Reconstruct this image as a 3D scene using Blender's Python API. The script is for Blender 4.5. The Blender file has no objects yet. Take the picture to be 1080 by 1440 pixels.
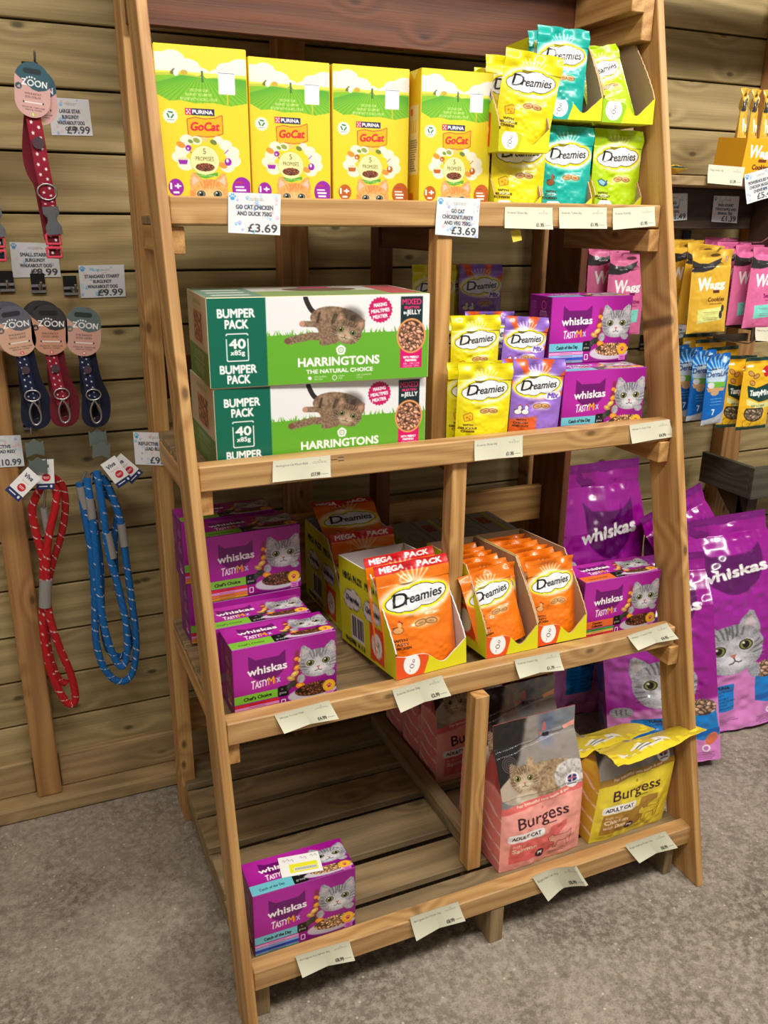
import bpy, bmesh, math, random
import numpy as np
from mathutils import Vector, Matrix, Euler

random.seed(7)
RNG = np.random.default_rng(11)
SC = bpy.context.scene
COL = SC.collection
PI = math.pi

# ------------------------------------------------------------------ camera
cam_d = bpy.data.cameras.new('camera')
cam = bpy.data.objects.new('camera', cam_d)
COL.objects.link(cam)
cam.location = (-0.2622, -1.1175, 1.4025)
cam.rotation_euler = (1.24074, -0.009535, -0.410197)
cam_d.sensor_fit = 'VERTICAL'
cam_d.sensor_height = 36.0
cam_d.lens = 1199.1 / 1440.0 * 36.0
cam_d.clip_start = 0.02
SC.camera = cam

# ------------------------------------------------------------------ world, lights, exposure
SC.view_settings.view_transform = 'Standard'
SC.view_settings.look = 'None'
SC.view_settings.exposure = 0.0
SC.view_settings.gamma = 1.0
SC.view_settings.use_curve_mapping = False
SC.cycles.use_denoising = True
SC.cycles.max_bounces = 6
SC.cycles.diffuse_bounces = 4
world = bpy.data.worlds.new('shop_ambience')
SC.world = world
world.use_nodes = True
world.node_tree.nodes['Background'].inputs[0].default_value = (1.0, 0.95, 0.88, 1)
world.node_tree.nodes['Background'].inputs[1].default_value = 0.26


def area(name, loc, target, sx, sy, power, color):
    d = bpy.data.lights.new(name, 'AREA')
    d.shape = 'RECTANGLE'
    d.size, d.size_y = sx, sy
    d.energy = power
    d.color = color
    o = bpy.data.objects.new(name, d)
    COL.objects.link(o)
    o.location = loc
    o.rotation_euler = (Vector(target) - Vector(loc)).to_track_quat('-Z', 'Y').to_euler()
    return o


area('strip_light_front', (0.15, -1.05, 2.82), (0.35, 0.1, 0.6), 1.8, 0.2, 42, (1.0, 0.955, 0.88))
area('strip_light_right', (1.9, -1.0, 2.82), (1.3, 0.0, 0.4), 1.6, 0.2, 54, (1.0, 0.955, 0.88))
area('strip_light_left', (-1.7, -1.0, 2.82), (-0.5, 0.2, 0.4), 1.4, 0.2, 12, (1.0, 0.95, 0.87))

# ------------------------------------------------------------------ colour helpers


def lin(c):
    c = np.asarray(c, dtype=np.float64)
    return np.where(c <= 0.04045, c / 12.92, ((c + 0.055) / 1.055) ** 2.4)


def rgb(r, g, b):
    return (r / 255.0, g / 255.0, b / 255.0)


# ------------------------------------------------------------------ print artwork painter (numpy canvases -> vertex colours)
_tc = {}


def glyph_edges(s):
    """outline edges of a text, baseline 0, size 1"""
    if s in _tc:
        return _tc[s]
    cu = bpy.data.curves.new('t', 'FONT')
    cu.body = s
    cu.size = 1.0
    cu.resolution_u = 3
    ob = bpy.data.objects.new('t', cu)
    me = bpy.data.meshes.new_from_object(ob)
    nv = len(me.vertices)
    co = np.zeros(nv * 3)
    me.vertices.foreach_get('co', co)
    co = co.reshape(-1, 3)[:, :2]
    cnt = {}
    for p in me.polygons:
        vs = list(p.vertices)
        for i in range(len(vs)):
            a, b = vs[i], vs[(i + 1) % len(vs)]
            kk = (min(a, b), max(a, b))
            cnt[kk] = cnt.get(kk, 0) + 1
    ed = np.array([kk for kk, c in cnt.items() if c == 1])
    E = co[ed] if len(ed) else np.zeros((0, 2, 2))
    bpy.data.objects.remove(ob)
    bpy.data.curves.remove(cu)
    bpy.data.meshes.remove(me)
    _tc[s] = E
    return E


_H = glyph_edges('H')
CAP = _H[:, :, 1].max()


def noise2(h, w, sc, seed=0):
    r = np.random.default_rng(seed)
    gh, gw = int(h / sc) + 3, int(w / sc) + 3
    g = r.random((gh, gw))
    y = np.arange(h) / sc
    x = np.arange(w) / sc
    yi, xi = y.astype(int), x.astype(int)
    fy, fx = (y - yi)[:, None], (x - xi)[None, :]
    fy = fy * fy * (3 - 2 * fy)
    fx = fx * fx * (3 - 2 * fx)
    a = g[yi][:, xi]; b = g[yi][:, xi + 1]; c = g[yi + 1][:, xi]; d = g[yi + 1][:, xi + 1]
    return (a * (1 - fx) + b * fx) * (1 - fy) + (c * (1 - fx) + d * fx) * fy


def blur(m, r):
    r = int(max(1, r))
    for ax in (0, 1, 0, 1):
        p = np.pad(m, [(r + 1, r) if ax == a else (0, 0) for a in (0, 1)], mode='edge')
        c = np.cumsum(p, axis=ax)
        if ax == 0:
            m = (c[2 * r + 1:] - c[:-2 * r - 1]) / (2 * r + 1)
        else:
            m = (c[:, 2 * r + 1:] - c[:, :-2 * r - 1]) / (2 * r + 1)
    return m


class Art:
    def __init__(s, w, h, cell=1.0, bg=(1, 1, 1), ss=3):
        s.w, s.h, s.ss = w, h, ss
        s.nx, s.ny = int(round(w / cell)), int(round(h / cell))
        s.W, s.H = s.nx * ss, s.ny * ss
        s.kx, s.ky = s.W / w, s.H / h
        s.a = np.empty((s.H, s.W, 3))
        s.a[:] = bg

    def mask_edges(s, E):
        m = np.zeros((s.H, s.W), bool)
        if len(E) == 0:
            return m
        x0 = E[:, 0, 0] * s.kx; y0 = E[:, 0, 1] * s.ky
        x1 = E[:, 1, 0] * s.kx; y1 = E[:, 1, 1] * s.ky
        sw = y0 > y1
        x0, x1 = np.where(sw, x1, x0), np.where(sw, x0, x1)
        y0, y1 = np.where(sw, y1, y0), np.where(sw, y0, y1)
        a = np.clip(np.ceil(y0 - 0.5), 0, s.H).astype(int)
        b = np.clip(np.ceil(y1 - 0.5), 0, s.H).astype(int)
        n = np.maximum(b - a, 0)
        idx = np.repeat(np.arange(len(n)), n)
        if len(idx) == 0:
            return m
        off = np.arange(len(idx)) - np.repeat(np.cumsum(n) - n, n)
        row = a[idx] + off
        t = (row + 0.5 - y0[idx]) / (y1[idx] - y0[idx])
        x = x0[idx] + t * (x1[idx] - x0[idx])
        cx = np.clip(np.ceil(x - 0.5), 0, s.W).astype(int)
        par = np.zeros((s.H, s.W + 1), np.int32)
        np.add.at(par, (row, cx), 1)
        return (np.cumsum(par, axis=1)[:, :s.W] % 2).astype(bool)

    def m_poly(s, pts):
        p = np.asarray(pts, float)
        return s.mask_edges(np.stack([p, np.roll(p, -1, axis=0)], axis=1))

    def m_ell(s, cx, cy, rx, ry, rot=0):
        R_ = max(rx, ry)
        m = np.zeros((s.H, s.W), bool)
        X0 = max(0, int((cx - R_) * s.kx) - 1); X1 = min(s.W, int((cx + R_) * s.kx) + 2)
        Y0 = max(0, int((cy - R_) * s.ky) - 1); Y1 = min(s.H, int((cy + R_) * s.ky) + 2)
        if X1 <= X0 or Y1 <= Y0:
            return m
        y, x = np.mgrid[Y0:Y1, X0:X1]
        x = (x + .5) / s.kx - cx
        y = (y + .5) / s.ky - cy
        c, q = math.cos(rot), math.sin(rot)
        m[Y0:Y1, X0:X1] = ((x * c + y * q) / rx) ** 2 + ((-x * q + y * c) / ry) ** 2 < 1
        return m

    def m_rect(s, x0, y0, x1, y1, r=0):
        if r <= 0:
            return s.m_poly([(x0, y0), (x1, y0), (x1, y1), (x0, y1)])
        p = []
        for cx, cy, a0 in ((x1 - r, y0 + r, -90), (x1 - r, y1 - r, 0), (x0 + r, y1 - r, 90), (x0 + r, y0 + r, 180)):
            for i in range(5):
                a = math.radians(a0 + i * 22.5)
                p.append((cx + r * math.cos(a), cy + r * math.sin(a)))
        return s.m_poly(p)

    def m_stroke(s, pts, wd):
        m = np.zeros((s.H, s.W), bool)
        y, x = None, None
        for (xa, ya), (xb, yb) in zip(pts[:-1], pts[1:]):
            X0 = max(0, int((min(xa, xb) - wd) * s.kx)); X1 = min(s.W, int((max(xa, xb) + wd) * s.kx) + 2)
            Y0 = max(0, int((min(ya, yb) - wd) * s.ky)); Y1 = min(s.H, int((max(ya, yb) + wd) * s.ky) + 2)
            if X1 <= X0 or Y1 <= Y0:
                continue
            yy, xx = np.mgrid[Y0:Y1, X0:X1]
            xx = (xx + .5) / s.kx; yy = (yy + .5) / s.ky
            dx, dy = xb - xa, yb - ya
            L = dx * dx + dy * dy + 1e-9
            t = np.clip(((xx - xa) * dx + (yy - ya) * dy) / L, 0, 1)
            m[Y0:Y1, X0:X1] |= (xx - xa - t * dx) ** 2 + (yy - ya - t * dy) ** 2 < (wd / 2) ** 2
        return m

    def m_text(s, txt, x, y, size, w=None, bold=0, shear=0, rot=0, align='l'):
        E = glyph_edges(txt).copy()
        if len(E) == 0:
            return np.zeros((s.H, s.W), bool)
        E *= size / CAP
        x0, x1 = E[:, :, 0].min(), E[:, :, 0].max()
        if w:
            E[:, :, 0] = (E[:, :, 0] - x0) * w / (x1 - x0)
            x0, x1 = 0, w
        E[:, :, 0] += E[:, :, 1] * shear
        if align == 'c':
            E[:, :, 0] -= (x0 + x1) / 2
        else:
            E[:, :, 0] -= x0
        E[:, :, 1] *= -1
        c, q = math.cos(rot), math.sin(rot)
        X = E[:, :, 0] * c + E[:, :, 1] * q
        Y = -E[:, :, 0] * q + E[:, :, 1] * c
        E = np.stack([X + x, Y + y], axis=2)
        m = s.mask_edges(E)
        if bold:
            m = s.dil(m, bold * .5)
        return m

    def dil(s, m, mm):
        r = int(round(mm * s.kx))
        out = m.copy()
        if r < 1:
            return out
        for i in range(12):
            a = i * PI / 6
            dx, dy = int(round(r * math.cos(a))), int(round(r * math.sin(a)))
            for q in ((dx, dy), (dx // 2, dy // 2)):
                out |= np.roll(np.roll(m, q[0], 1), q[1], 0)
        return out

    def put(s, m, c, al=1.0):
        if m.dtype == bool and np.ndim(c) == 1 and al == 1.0:
            s.a[m] = c
            return s
        f = (m.astype(float) * al)[:, :, None]
        s.a = s.a * (1 - f) + np.asarray(c) * f
        return s

    def poly(s, pts, c, al=1.0): return s.put(s.m_poly(pts), c, al)
    def ell(s, cx, cy, rx, ry, c, rot=0, al=1.0): return s.put(s.m_ell(cx, cy, rx, ry, rot), c, al)
    def rect(s, x0, y0, x1, y1, c, r=0, al=1.0): return s.put(s.m_rect(x0, y0, x1, y1, r), c, al)
    def stroke(s, pts, wd, c, al=1.0): return s.put(s.m_stroke(pts, wd), c, al)
    def text(s, t, x, y, size, c, **k): return s.put(s.m_text(t, x, y, size, **k), c)
    def soft(s, m, r, c, al=1.0): return s.put(blur(m.astype(float), r * s.kx), c, al)

    def fine(s, x, y, w, c, n=3, dy=3.0, h=1.0, align='c'):
        """rows of very small print"""
        for i in range(n):
            ww = w * (0.7 + 0.3 * random.random())
            xx = x - ww / 2 if align == 'c' else x
            q = xx
            while q < xx + ww:
                l = random.uniform(2, 6)
                s.rect(q, y + i * dy, min(q + l, xx + ww), y + i * dy + h, c, al=.75)
                q += l + 1.2

    def out(s):
        ss = s.ss
        return s.a.reshape(s.ny, ss, s.nx, ss, 3).mean(axis=(1, 3))


def wobble_loop(cx, cy, rx, ry, lobes, amp, n=90, ph=0):
    return [(cx + (rx + amp * abs(math.sin(lobes * a / 2 + ph))) * math.cos(a),
             cy + (ry + amp * abs(math.sin(lobes * a / 2 + ph))) * math.sin(a)) for a in [2 * PI * i / n for i in range(n)]]


def star_pts(cx, cy, r, n=5, q=0.45, rot=-PI / 2):
    return [(cx + (r if i % 2 == 0 else r * q) * math.cos(rot + i * PI / n), cy + (r if i % 2 == 0 else r * q) * math.sin(rot + i * PI / n)) for i in range(2 * n)]


def fur(s, m, base, dark, light, seed=1, sc=2.2):
    n1 = noise2(s.H, s.W, sc * s.kx, seed)
    n2 = noise2(s.H, s.W, sc * .35 * s.kx, seed + 1)
    t = (n1 * .6 + n2 * .4)[:, :, None]
    t = .5 + (t - .5) * .62
    c = np.asarray(base) * 1.0
    col = np.where(t < .5, np.asarray(dark) * (1 - t * 2) + c * (t * 2), c * (2 - t * 2) + np.asarray(light) * (t * 2 - 1))
    f = blur(m.astype(float), max(1, .4 * s.kx))[:, :, None]
    s.a = s.a * (1 - f) + col * f


def cat_face(s, cx, cy, r, pal, seed=3, sq=1.0, stripes=True, tilt=0.0):
    base, dark, light, inner, eye = pal
    ct, st = math.cos(tilt), math.sin(tilt)
    P = lambda x, y: (cx + (x * ct - y * st) * r, cy + (x * st + y * ct) * r * sq)
    for sg in (-1, 1):
        fur(s, s.m_poly([P(sg * .92, -.12), P(sg * .98, -.6), P(sg * .88, -1.12), P(sg * .74, -1.2), P(sg * .45, -.95), P(sg * .2, -.62)]), base, dark, light, seed)
        s.soft(s.m_poly([P(sg * .82, -.35), P(sg * .86, -.75), P(sg * .8, -1.0), P(sg * .55, -.82), P(sg * .38, -.55)]), .03 * r, inner, .85)
    head = s.m_ell(*P(0, 0), r * 1.0, r * .84 * sq, tilt)
    cheek = s.m_ell(*P(0, .35), r * .88, r * .55 * sq, tilt)
    fur(s, head | cheek, base, dark, light, seed + 5)
    s.soft(s.m_ell(*P(-.9, .35), r * .25, r * .5 * sq) & (head | cheek), .12 * r, dark, .35)
    s.soft(s.m_ell(*P(0, .42), r * .45, r * .33 * sq), .1 * r, light, .85)
    s.soft(s.m_ell(*P(0, -.05), r * .16, r * .35 * sq), .08 * r, light, .5)
    if stripes:
        for x0, y0, x1, y1, w in ((-.1, -.8, -.08, -.35, .07), (.1, -.8, .08, -.35, .07), (-.28, -.78, -.2, -.4, .07), (.28, -.78, .2, -.4, .07), (-.45, -.68, -.36, -.42, .06), (.45, -.68, .36, -.42, .06), (0, -.82, 0, -.5, .05),
                                  (-.95, .1, -.62, .18, .06), (-.92, .3, -.6, .34, .05), (.95, .1, .62, .18, .06), (.92, .3, .6, .34, .05), (-.9, -.1, -.65, .02, .05), (.9, -.1, .65, .02, .05)):
            s.soft(s.m_stroke([P(x0, y0), P((x0 + x1) / 2 + .02, (y0 + y1) / 2), P(x1, y1)], w * r * .8), max(.3, .022 * r), dark, .75)
    for sg in (-1, 1):
        s.soft(s.m_ell(*P(sg * .42, -.02), r * .27, r * .235 * sq), .03 * r, light, .6)
        s.put(s.m_ell(*P(sg * .42, -.02), r * .215, r * .19 * sq), (.08, .07, .06))
        s.put(s.m_ell(*P(sg * .42, -.02), r * .175, r * .16 * sq), eye)
        s.put(s.m_ell(*P(sg * .42, -.02), r * .105, r * .135 * sq), (.03, .03, .03))
        s.put(s.m_ell(*P(sg * .42 - .05, -.09), r * .04, r * .04 * sq), (1, 1, 1))
    s.poly([P(-.11, .24), P(.11, .24), P(.03, .37), P(-.03, .37)], (.80, .47, .42))
    s.stroke([P(0, .36), P(0, .46), P(-.1, .53), P(-.2, .52)], .035 * r, (.2, .14, .13))
    s.stroke([P(0, .46), P(.1, .53), P(.2, .52)], .035 * r, (.2, .14, .13))
    for sg in (-1, 1):
        for dy in (-.05, .05, .15):
            s.stroke([P(sg * .25, .38), P(sg * .95, .32 + dy * 1.6)], .015 * r, (.95, .95, .95), .6)


SILVER = (rgb(168, 168, 176), rgb(70, 70, 78), rgb(232, 232, 238), rgb(205, 190, 196), rgb(150, 152, 78))
GINGER = (rgb(238, 168, 92), rgb(205, 110, 45), rgb(252, 224, 180), rgb(250, 200, 190), rgb(120, 150, 130))
TABBY = (rgb(140, 112, 88), rgb(52, 40, 32), rgb(206, 182, 152), rgb(196, 150, 128), rgb(150, 160, 80))
FLUFFY = (rgb(165, 138, 105), rgb(70, 52, 38), rgb(225, 208, 180), rgb(190, 150, 120), rgb(170, 160, 60))

# ------------------------------------------------------------------ materials
MATS = {}


def nodes_of(name):
    m = bpy.data.materials.new(name)
    m.use_nodes = True
    nt = m.node_tree
    return m, nt, nt.nodes['Principled BSDF']


def mat_flat(name, col, rough=0.5, metal=0.0, spec=0.5, coat=0.0):
    if name in MATS:
        return MATS[name]
    m, nt, b = nodes_of(name)
    L = lin(col)
    n = nt.nodes.new('ShaderNodeTexNoise')
    n.inputs['Scale'].default_value = 30
    mx = nt.nodes.new('ShaderNodeMix'); mx.data_type = 'RGBA'
    mx.inputs[6].default_value = (*(L * .93), 1)
    mx.inputs[7].default_value = (*L, 1)
    nt.links.new(n.outputs['Fac'], mx.inputs[0])
    nt.links.new(mx.outputs[2], b.inputs['Base Color'])
    b.inputs['Roughness'].default_value = rough
    b.inputs['Metallic'].default_value = metal
    b.inputs['Specular IOR Level'].default_value = spec
    b.inputs['Coat Weight'].default_value = coat
    MATS[name] = m
    return m


def mat_print(name, rough=0.45, bump=0.0, bscale=60, coat=0.0, metal=0.0):
    """printed surface: colour comes from the print artwork stored on the mesh"""
    if name in MATS:
        return MATS[name]
    m, nt, b = nodes_of(name)
    a = nt.nodes.new('ShaderNodeAttribute')
    a.attribute_name = 'print'
    nt.links.new(a.outputs['Color'], b.inputs['Base Color'])
    b.inputs['Roughness'].default_value = rough
    b.inputs['Coat Weight'].default_value = coat
    b.inputs['Coat Roughness'].default_value = 0.12
    b.inputs['Metallic'].default_value = metal
    if bump:
        tc = nt.nodes.new('ShaderNodeTexCoord')
        n = nt.nodes.new('ShaderNodeTexNoise')
        n.inputs['Scale'].default_value = bscale
        n.inputs['Detail'].default_value = 2
        bp = nt.nodes.new('ShaderNodeBump')
        bp.inputs['Strength'].default_value = bump
        bp.inputs['Distance'].default_value = 0.01
        nt.links.new(tc.outputs['Object'], n.inputs['Vector'])
        nt.links.new(n.outputs['Fac'], bp.inputs['Height'])
        nt.links.new(bp.outputs['Normal'], b.inputs['Normal'])
        nt.links.new(bp.outputs['Normal'], b.inputs['Coat Normal'])
    MATS[name] = m
    return m


def mat_wood(name, c_dark, c_light, rough=0.6, knots=0.5, stain=0.0, stain_col=(70, 60, 45), grain=26.0, kscale=3.3, var=.10, flat='y'):
    if name in MATS:
        return MATS[name]
    m, nt, b = nodes_of(name)
    N, Lk = nt.nodes, nt.links
    tc = N.new('ShaderNodeTexCoord')
    oi = N.new('ShaderNodeObjectInfo')
    mul = N.new('ShaderNodeMath'); mul.operation = 'MULTIPLY'; mul.inputs[1].default_value = 37.0
    Lk.new(oi.outputs['Random'], mul.inputs[0])
    add = N.new('ShaderNodeVectorMath'); add.operation = 'ADD'
    Lk.new(tc.outputs['Object'], add.inputs[0]); Lk.new(mul.outputs[0], add.inputs[1])

    def mapped(sc):
        mp = N.new('ShaderNodeMapping'); mp.inputs['Scale'].default_value = sc
        Lk.new(add.outputs[0], mp.inputs[0]); return mp.outputs[0]
    # knots
    vo = N.new('ShaderNodeTexVoronoi'); vo.voronoi_dimensions = '2D'; vo.inputs['Scale'].default_value = kscale; vo.inputs['Randomness'].default_value = 1.0
    s0 = N.new('ShaderNodeSeparateXYZ'); Lk.new(mapped((1.0, 2.0, 2.0)), s0.inputs[0])
    cb = N.new('ShaderNodeCombineXYZ'); Lk.new(s0.outputs['X'], cb.inputs['X']); Lk.new(s0.outputs['Z' if flat == 'y' else 'Y'], cb.inputs['Y'])
    Lk.new(cb.outputs[0], vo.inputs['Vector'])
    kr = N.new('ShaderNodeMapRange'); kr.inputs[1].default_value = 0.020; kr.inputs[2].default_value = 0.050; kr.inputs[3].default_value = 1.0; kr.inputs[4].default_value = 0.0
    Lk.new(vo.outputs['Distance'], kr.inputs[0])
    km = N.new('ShaderNodeMath'); km.operation = 'MULTIPLY'; km.inputs[1].default_value = knots
    Lk.new(kr.outputs[0], km.inputs[0])
    # rings: distorted bands across the board, bent round the knots
    kd = N.new('ShaderNodeMapRange'); kd.inputs[1].default_value = 0.0; kd.inputs[2].default_value = 0.22; kd.inputs[3].default_value = 0.22; kd.inputs[4].default_value = 0.0
    Lk.new(vo.outputs['Distance'], kd.inputs[0])
    n0 = N.new('ShaderNodeTexNoise'); n0.inputs['Scale'].default_value = 1.0; n0.inputs['Detail'].default_value = 2
    Lk.new(mapped((1.0, 4, 4)), n0.inputs['Vector'])
    sx = N.new('ShaderNodeSeparateXYZ'); Lk.new(add.outputs[0], sx.inputs[0])
    s1 = N.new('ShaderNodeMath'); s1.operation = 'MULTIPLY_ADD'; s1.inputs[1].default_value = 5.0
    Lk.new(sx.outputs['Z'], s1.inputs[0]); Lk.new(n0.outputs['Fac'], s1.inputs[2])
    s2 = N.new('ShaderNodeMath'); s2.operation = 'MULTIPLY_ADD'; s2.inputs[1].default_value = 3.0
    Lk.new(sx.outputs['Y'], s2.inputs[0]); Lk.new(s1.outputs[0], s2.inputs[2])
    s3 = N.new('ShaderNodeMath'); s3.operation = 'ADD'
    Lk.new(s2.outputs[0], s3.inputs[0]); Lk.new(kd.outputs[0], s3.inputs[1])
    s4 = N.new('ShaderNodeMath'); s4.operation = 'MULTIPLY'; s4.inputs[1].default_value = grain * 1.6
    Lk.new(s3.outputs[0], s4.inputs[0])
    sn = N.new('ShaderNodeMath'); sn.operation = 'SINE'; Lk.new(s4.outputs[0], sn.inputs[0])
    # fine fibre
    n1 = N.new('ShaderNodeTexNoise'); n1.inputs['Scale'].default_value = 1.0; n1.inputs['Detail'].default_value = 3
    Lk.new(mapped((5, 240, 240)), n1.inputs['Vector'])
    c1 = N.new('ShaderNodeMath'); c1.operation = 'MULTIPLY_ADD'; c1.inputs[1].default_value = 0.26
    Lk.new(sn.outputs[0], c1.inputs[0])
    c2 = N.new('ShaderNodeMath'); c2.operation = 'MULTIPLY_ADD'; c2.inputs[1].default_value = 0.9; c2.inputs[2].default_value = 0.05
    Lk.new(n1.outputs['Fac'], c2.inputs[0]); Lk.new(c2.outputs[0], c1.inputs[2])
    rp = N.new('ShaderNodeMix'); rp.data_type = 'RGBA'; rp.clamp_factor = True
    rp.inputs[6].default_value = (*lin(rgb(*c_dark)), 1); rp.inputs[7].default_value = (*lin(rgb(*c_light)), 1)
    Lk.new(c1.outputs[0], rp.inputs[0])
    kx = N.new('ShaderNodeMix'); kx.data_type = 'RGBA'
    kc = lin(rgb(*c_dark)) * .3
    kx.inputs[7].default_value = (*kc, 1)
    Lk.new(km.outputs[0], kx.inputs[0]); Lk.new(rp.outputs[2], kx.inputs[6])
    last = kx.outputs[2]
    if stain:
        ns = N.new('ShaderNodeTexNoise'); ns.inputs['Scale'].default_value = 1.0; ns.inputs['Detail'].default_value = 6
        Lk.new(mapped((5, 11, 11)), ns.inputs['Vector'])
        sr = N.new('ShaderNodeMapRange'); sr.inputs[1].default_value = .4; sr.inputs[2].default_value = .75; sr.inputs[3].default_value = 0; sr.inputs[4].default_value = stain
        Lk.new(ns.outputs['Fac'], sr.inputs[0])
        sm = N.new('ShaderNodeMix'); sm.data_type = 'RGBA'; sm.inputs[7].default_value = (*lin(rgb(*stain_col)), 1)
        Lk.new(sr.outputs[0], sm.inputs[0]); Lk.new(last, sm.inputs[6])
        last = sm.outputs[2]
    hv = N.new('ShaderNodeHueSaturation')
    vr = N.new('ShaderNodeMapRange'); vr.inputs[3].default_value = 1 - var; vr.inputs[4].default_value = 1 + var
    Lk.new(oi.outputs['Random'], vr.inputs[0]); Lk.new(vr.outputs[0], hv.inputs['Value'])
    Lk.new(last, hv.inputs['Color']); Lk.new(hv.outputs[0], b.inputs['Base Color'])
    bp = N.new('ShaderNodeBump'); bp.inputs['Strength'].default_value = 0.25; bp.inputs['Distance'].default_value = 0.002
    Lk.new(c1.outputs[0], bp.inputs['Height']); Lk.new(bp.outputs[0], b.inputs['Normal'])
    b.inputs['Roughness'].default_value = rough
    MATS[name] = m
    return m


WOOD = mat_wood('rack_pine', (158, 110, 58), (212, 166, 104), 0.55, knots=.8)
SLAT = mat_wood('slat_wood_dusty', (118, 98, 68), (166, 140, 100), 0.75, knots=.4, stain=.35, stain_col=(96, 84, 66), flat='z')
RAILW = mat_wood('rail_pine', (170, 124, 72), (216, 174, 116), 0.5, knots=.8, stain=.25, stain_col=(146, 110, 70))
REDW = mat_wood('stained_board', (84, 42, 22), (118, 66, 36), 0.55, knots=.6)
PLANK = mat_wood('treated_plank', (146, 126, 82), (192, 170, 122), 0.7, knots=.9, stain=.18, stain_col=(130, 120, 72), grain=20, kscale=3.0)
STUDW = mat_wood('stud_wood', (152, 104, 58), (196, 148, 92), 0.6, knots=.9)
SILLW = mat_wood('sill_wood', (150, 122, 82), (190, 160, 114), 0.8, knots=.6, stain=.6, stain_col=(92, 82, 58))
DARKW = mat_wood('dark_stained_wood', (52, 38, 28), (78, 58, 42), 0.6, knots=.3)
GREYW = mat_wood('weathered_grey_wood', (58, 52, 44), (92, 84, 70), 0.8, knots=.3, stain=.5, stain_col=(50, 54, 50))

# ------------------------------------------------------------------ object helpers


def tag(o, label=None, cat=None, group=None, kind=None):
    if label: o['label'] = label
    if cat: o['category'] = cat
    if group: o['group'] = group
    if kind: o['kind'] = kind
    return o


def empty(name, loc, label=None, cat=None, group=None, rz=0, kind=None):
    o = bpy.data.objects.new(name, None)
    o.empty_display_size = .02
    COL.objects.link(o)
    o.location = loc
    o.rotation_euler = (0, 0, rz)
    return tag(o, label, cat, group, kind)


def link(name, me, parent=None, mat=None):
    o = bpy.data.objects.new(name, me)
    COL.objects.link(o)
    if parent is not None:
        o.parent = parent
    if mat is not None:
        me.materials.append(mat)
    return o


def copy_tree(o, parent=None):
    c = o.copy()
    COL.objects.link(c)
    if parent is not None:
        c.parent = parent
    for ch in list(o.children):
        copy_tree(ch, c)
    return c


_bx = {}


def box_mesh(L, W, T, bev=0.0015):
    kk = (round(L, 4), round(W, 4), round(T, 4), bev)
    if kk in _bx:
        return _bx[kk].copy()
    bm = bmesh.new()
    bmesh.ops.create_cube(bm, size=1.0)
    for v in bm.verts:
        v.co = Vector((v.co.x * L, v.co.y * W, v.co.z * T))
    if bev:
        bmesh.ops.bevel(bm, geom=list(bm.edges), offset=bev, segments=1, affect='EDGES')
    me = bpy.data.meshes.new('board')
    bm.to_mesh(me)
    bm.free()
    _bx[kk] = me
    return me


AX = {'x': Matrix.Identity(3), 'y': Matrix(((0, -1, 0), (1, 0, 0), (0, 0, 1))), 'z': Matrix(((0, 0, 1), (0, 1, 0), (-1, 0, 0)))}


def board(name, lo, hi, ax, mat, parent=None, bev=0.0015):
    """axis-aligned timber between corners lo and hi, grain (local X) along ax"""
    lo, hi = Vector(lo), Vector(hi)
    d = hi - lo
    M = AX[ax]
    dl = M.transposed() @ d
    me = box_mesh(abs(dl.x), abs(dl.y), abs(dl.z), bev)
    if not me.materials:
        me.materials.append(mat)
    elif me.materials[0] != mat:
        me = me.copy(); me.materials[0] = mat
    o = bpy.data.objects.new(name, me)
    COL.objects.link(o)
    o.matrix_world = Matrix.Translation((lo + hi) / 2) @ M.to_4x4()
    if parent is not None:
        o.parent = parent
        o.matrix_parent_inverse = parent.matrix_basis.inverted()
    return o


def prism(name, pts8, axis, mat, parent=None, bev=0.0015):
    """8 world corners (4 of one end, 4 of the other, same winding), grain along axis vector"""
    ax = Vector(axis).normalized()
    up = Vector((1, 0, 0)) if abs(ax.x) < .9 else Vector((0, 0, 1))
    y = ax.cross(up).normalized()
    z = ax.cross(y).normalized()
    M = Matrix((ax, y, z)).transposed()
    c = sum((Vector(q) for q in pts8), Vector()) / 8
    loc = [M.transposed() @ (Vector(q) - c) for q in pts8]
    bm = bmesh.new()
    v = [bm.verts.new(q) for q in loc]
    for f in ((0, 1, 2, 3), (7, 6, 5, 4), (0, 4, 5, 1), (1, 5, 6, 2), (2, 6, 7, 3), (3, 7, 4, 0)):
        bm.faces.new([v[i] for i in f])
    bmesh.ops.recalc_face_normals(bm, faces=bm.faces)
    if bev:
        bmesh.ops.bevel(bm, geom=list(bm.edges), offset=bev, segments=1, affect='EDGES')
    me = bpy.data.meshes.new(name)
    bm.to_mesh(me)
    bm.free()
    me.materials.append(mat)
    o = link(name, me)
    o.matrix_world = Matrix.Translation(c) @ M.to_4x4()
    if parent is not None:
        o.parent = parent
        o.matrix_parent_inverse = parent.matrix_basis.inverted()
    return o


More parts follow.
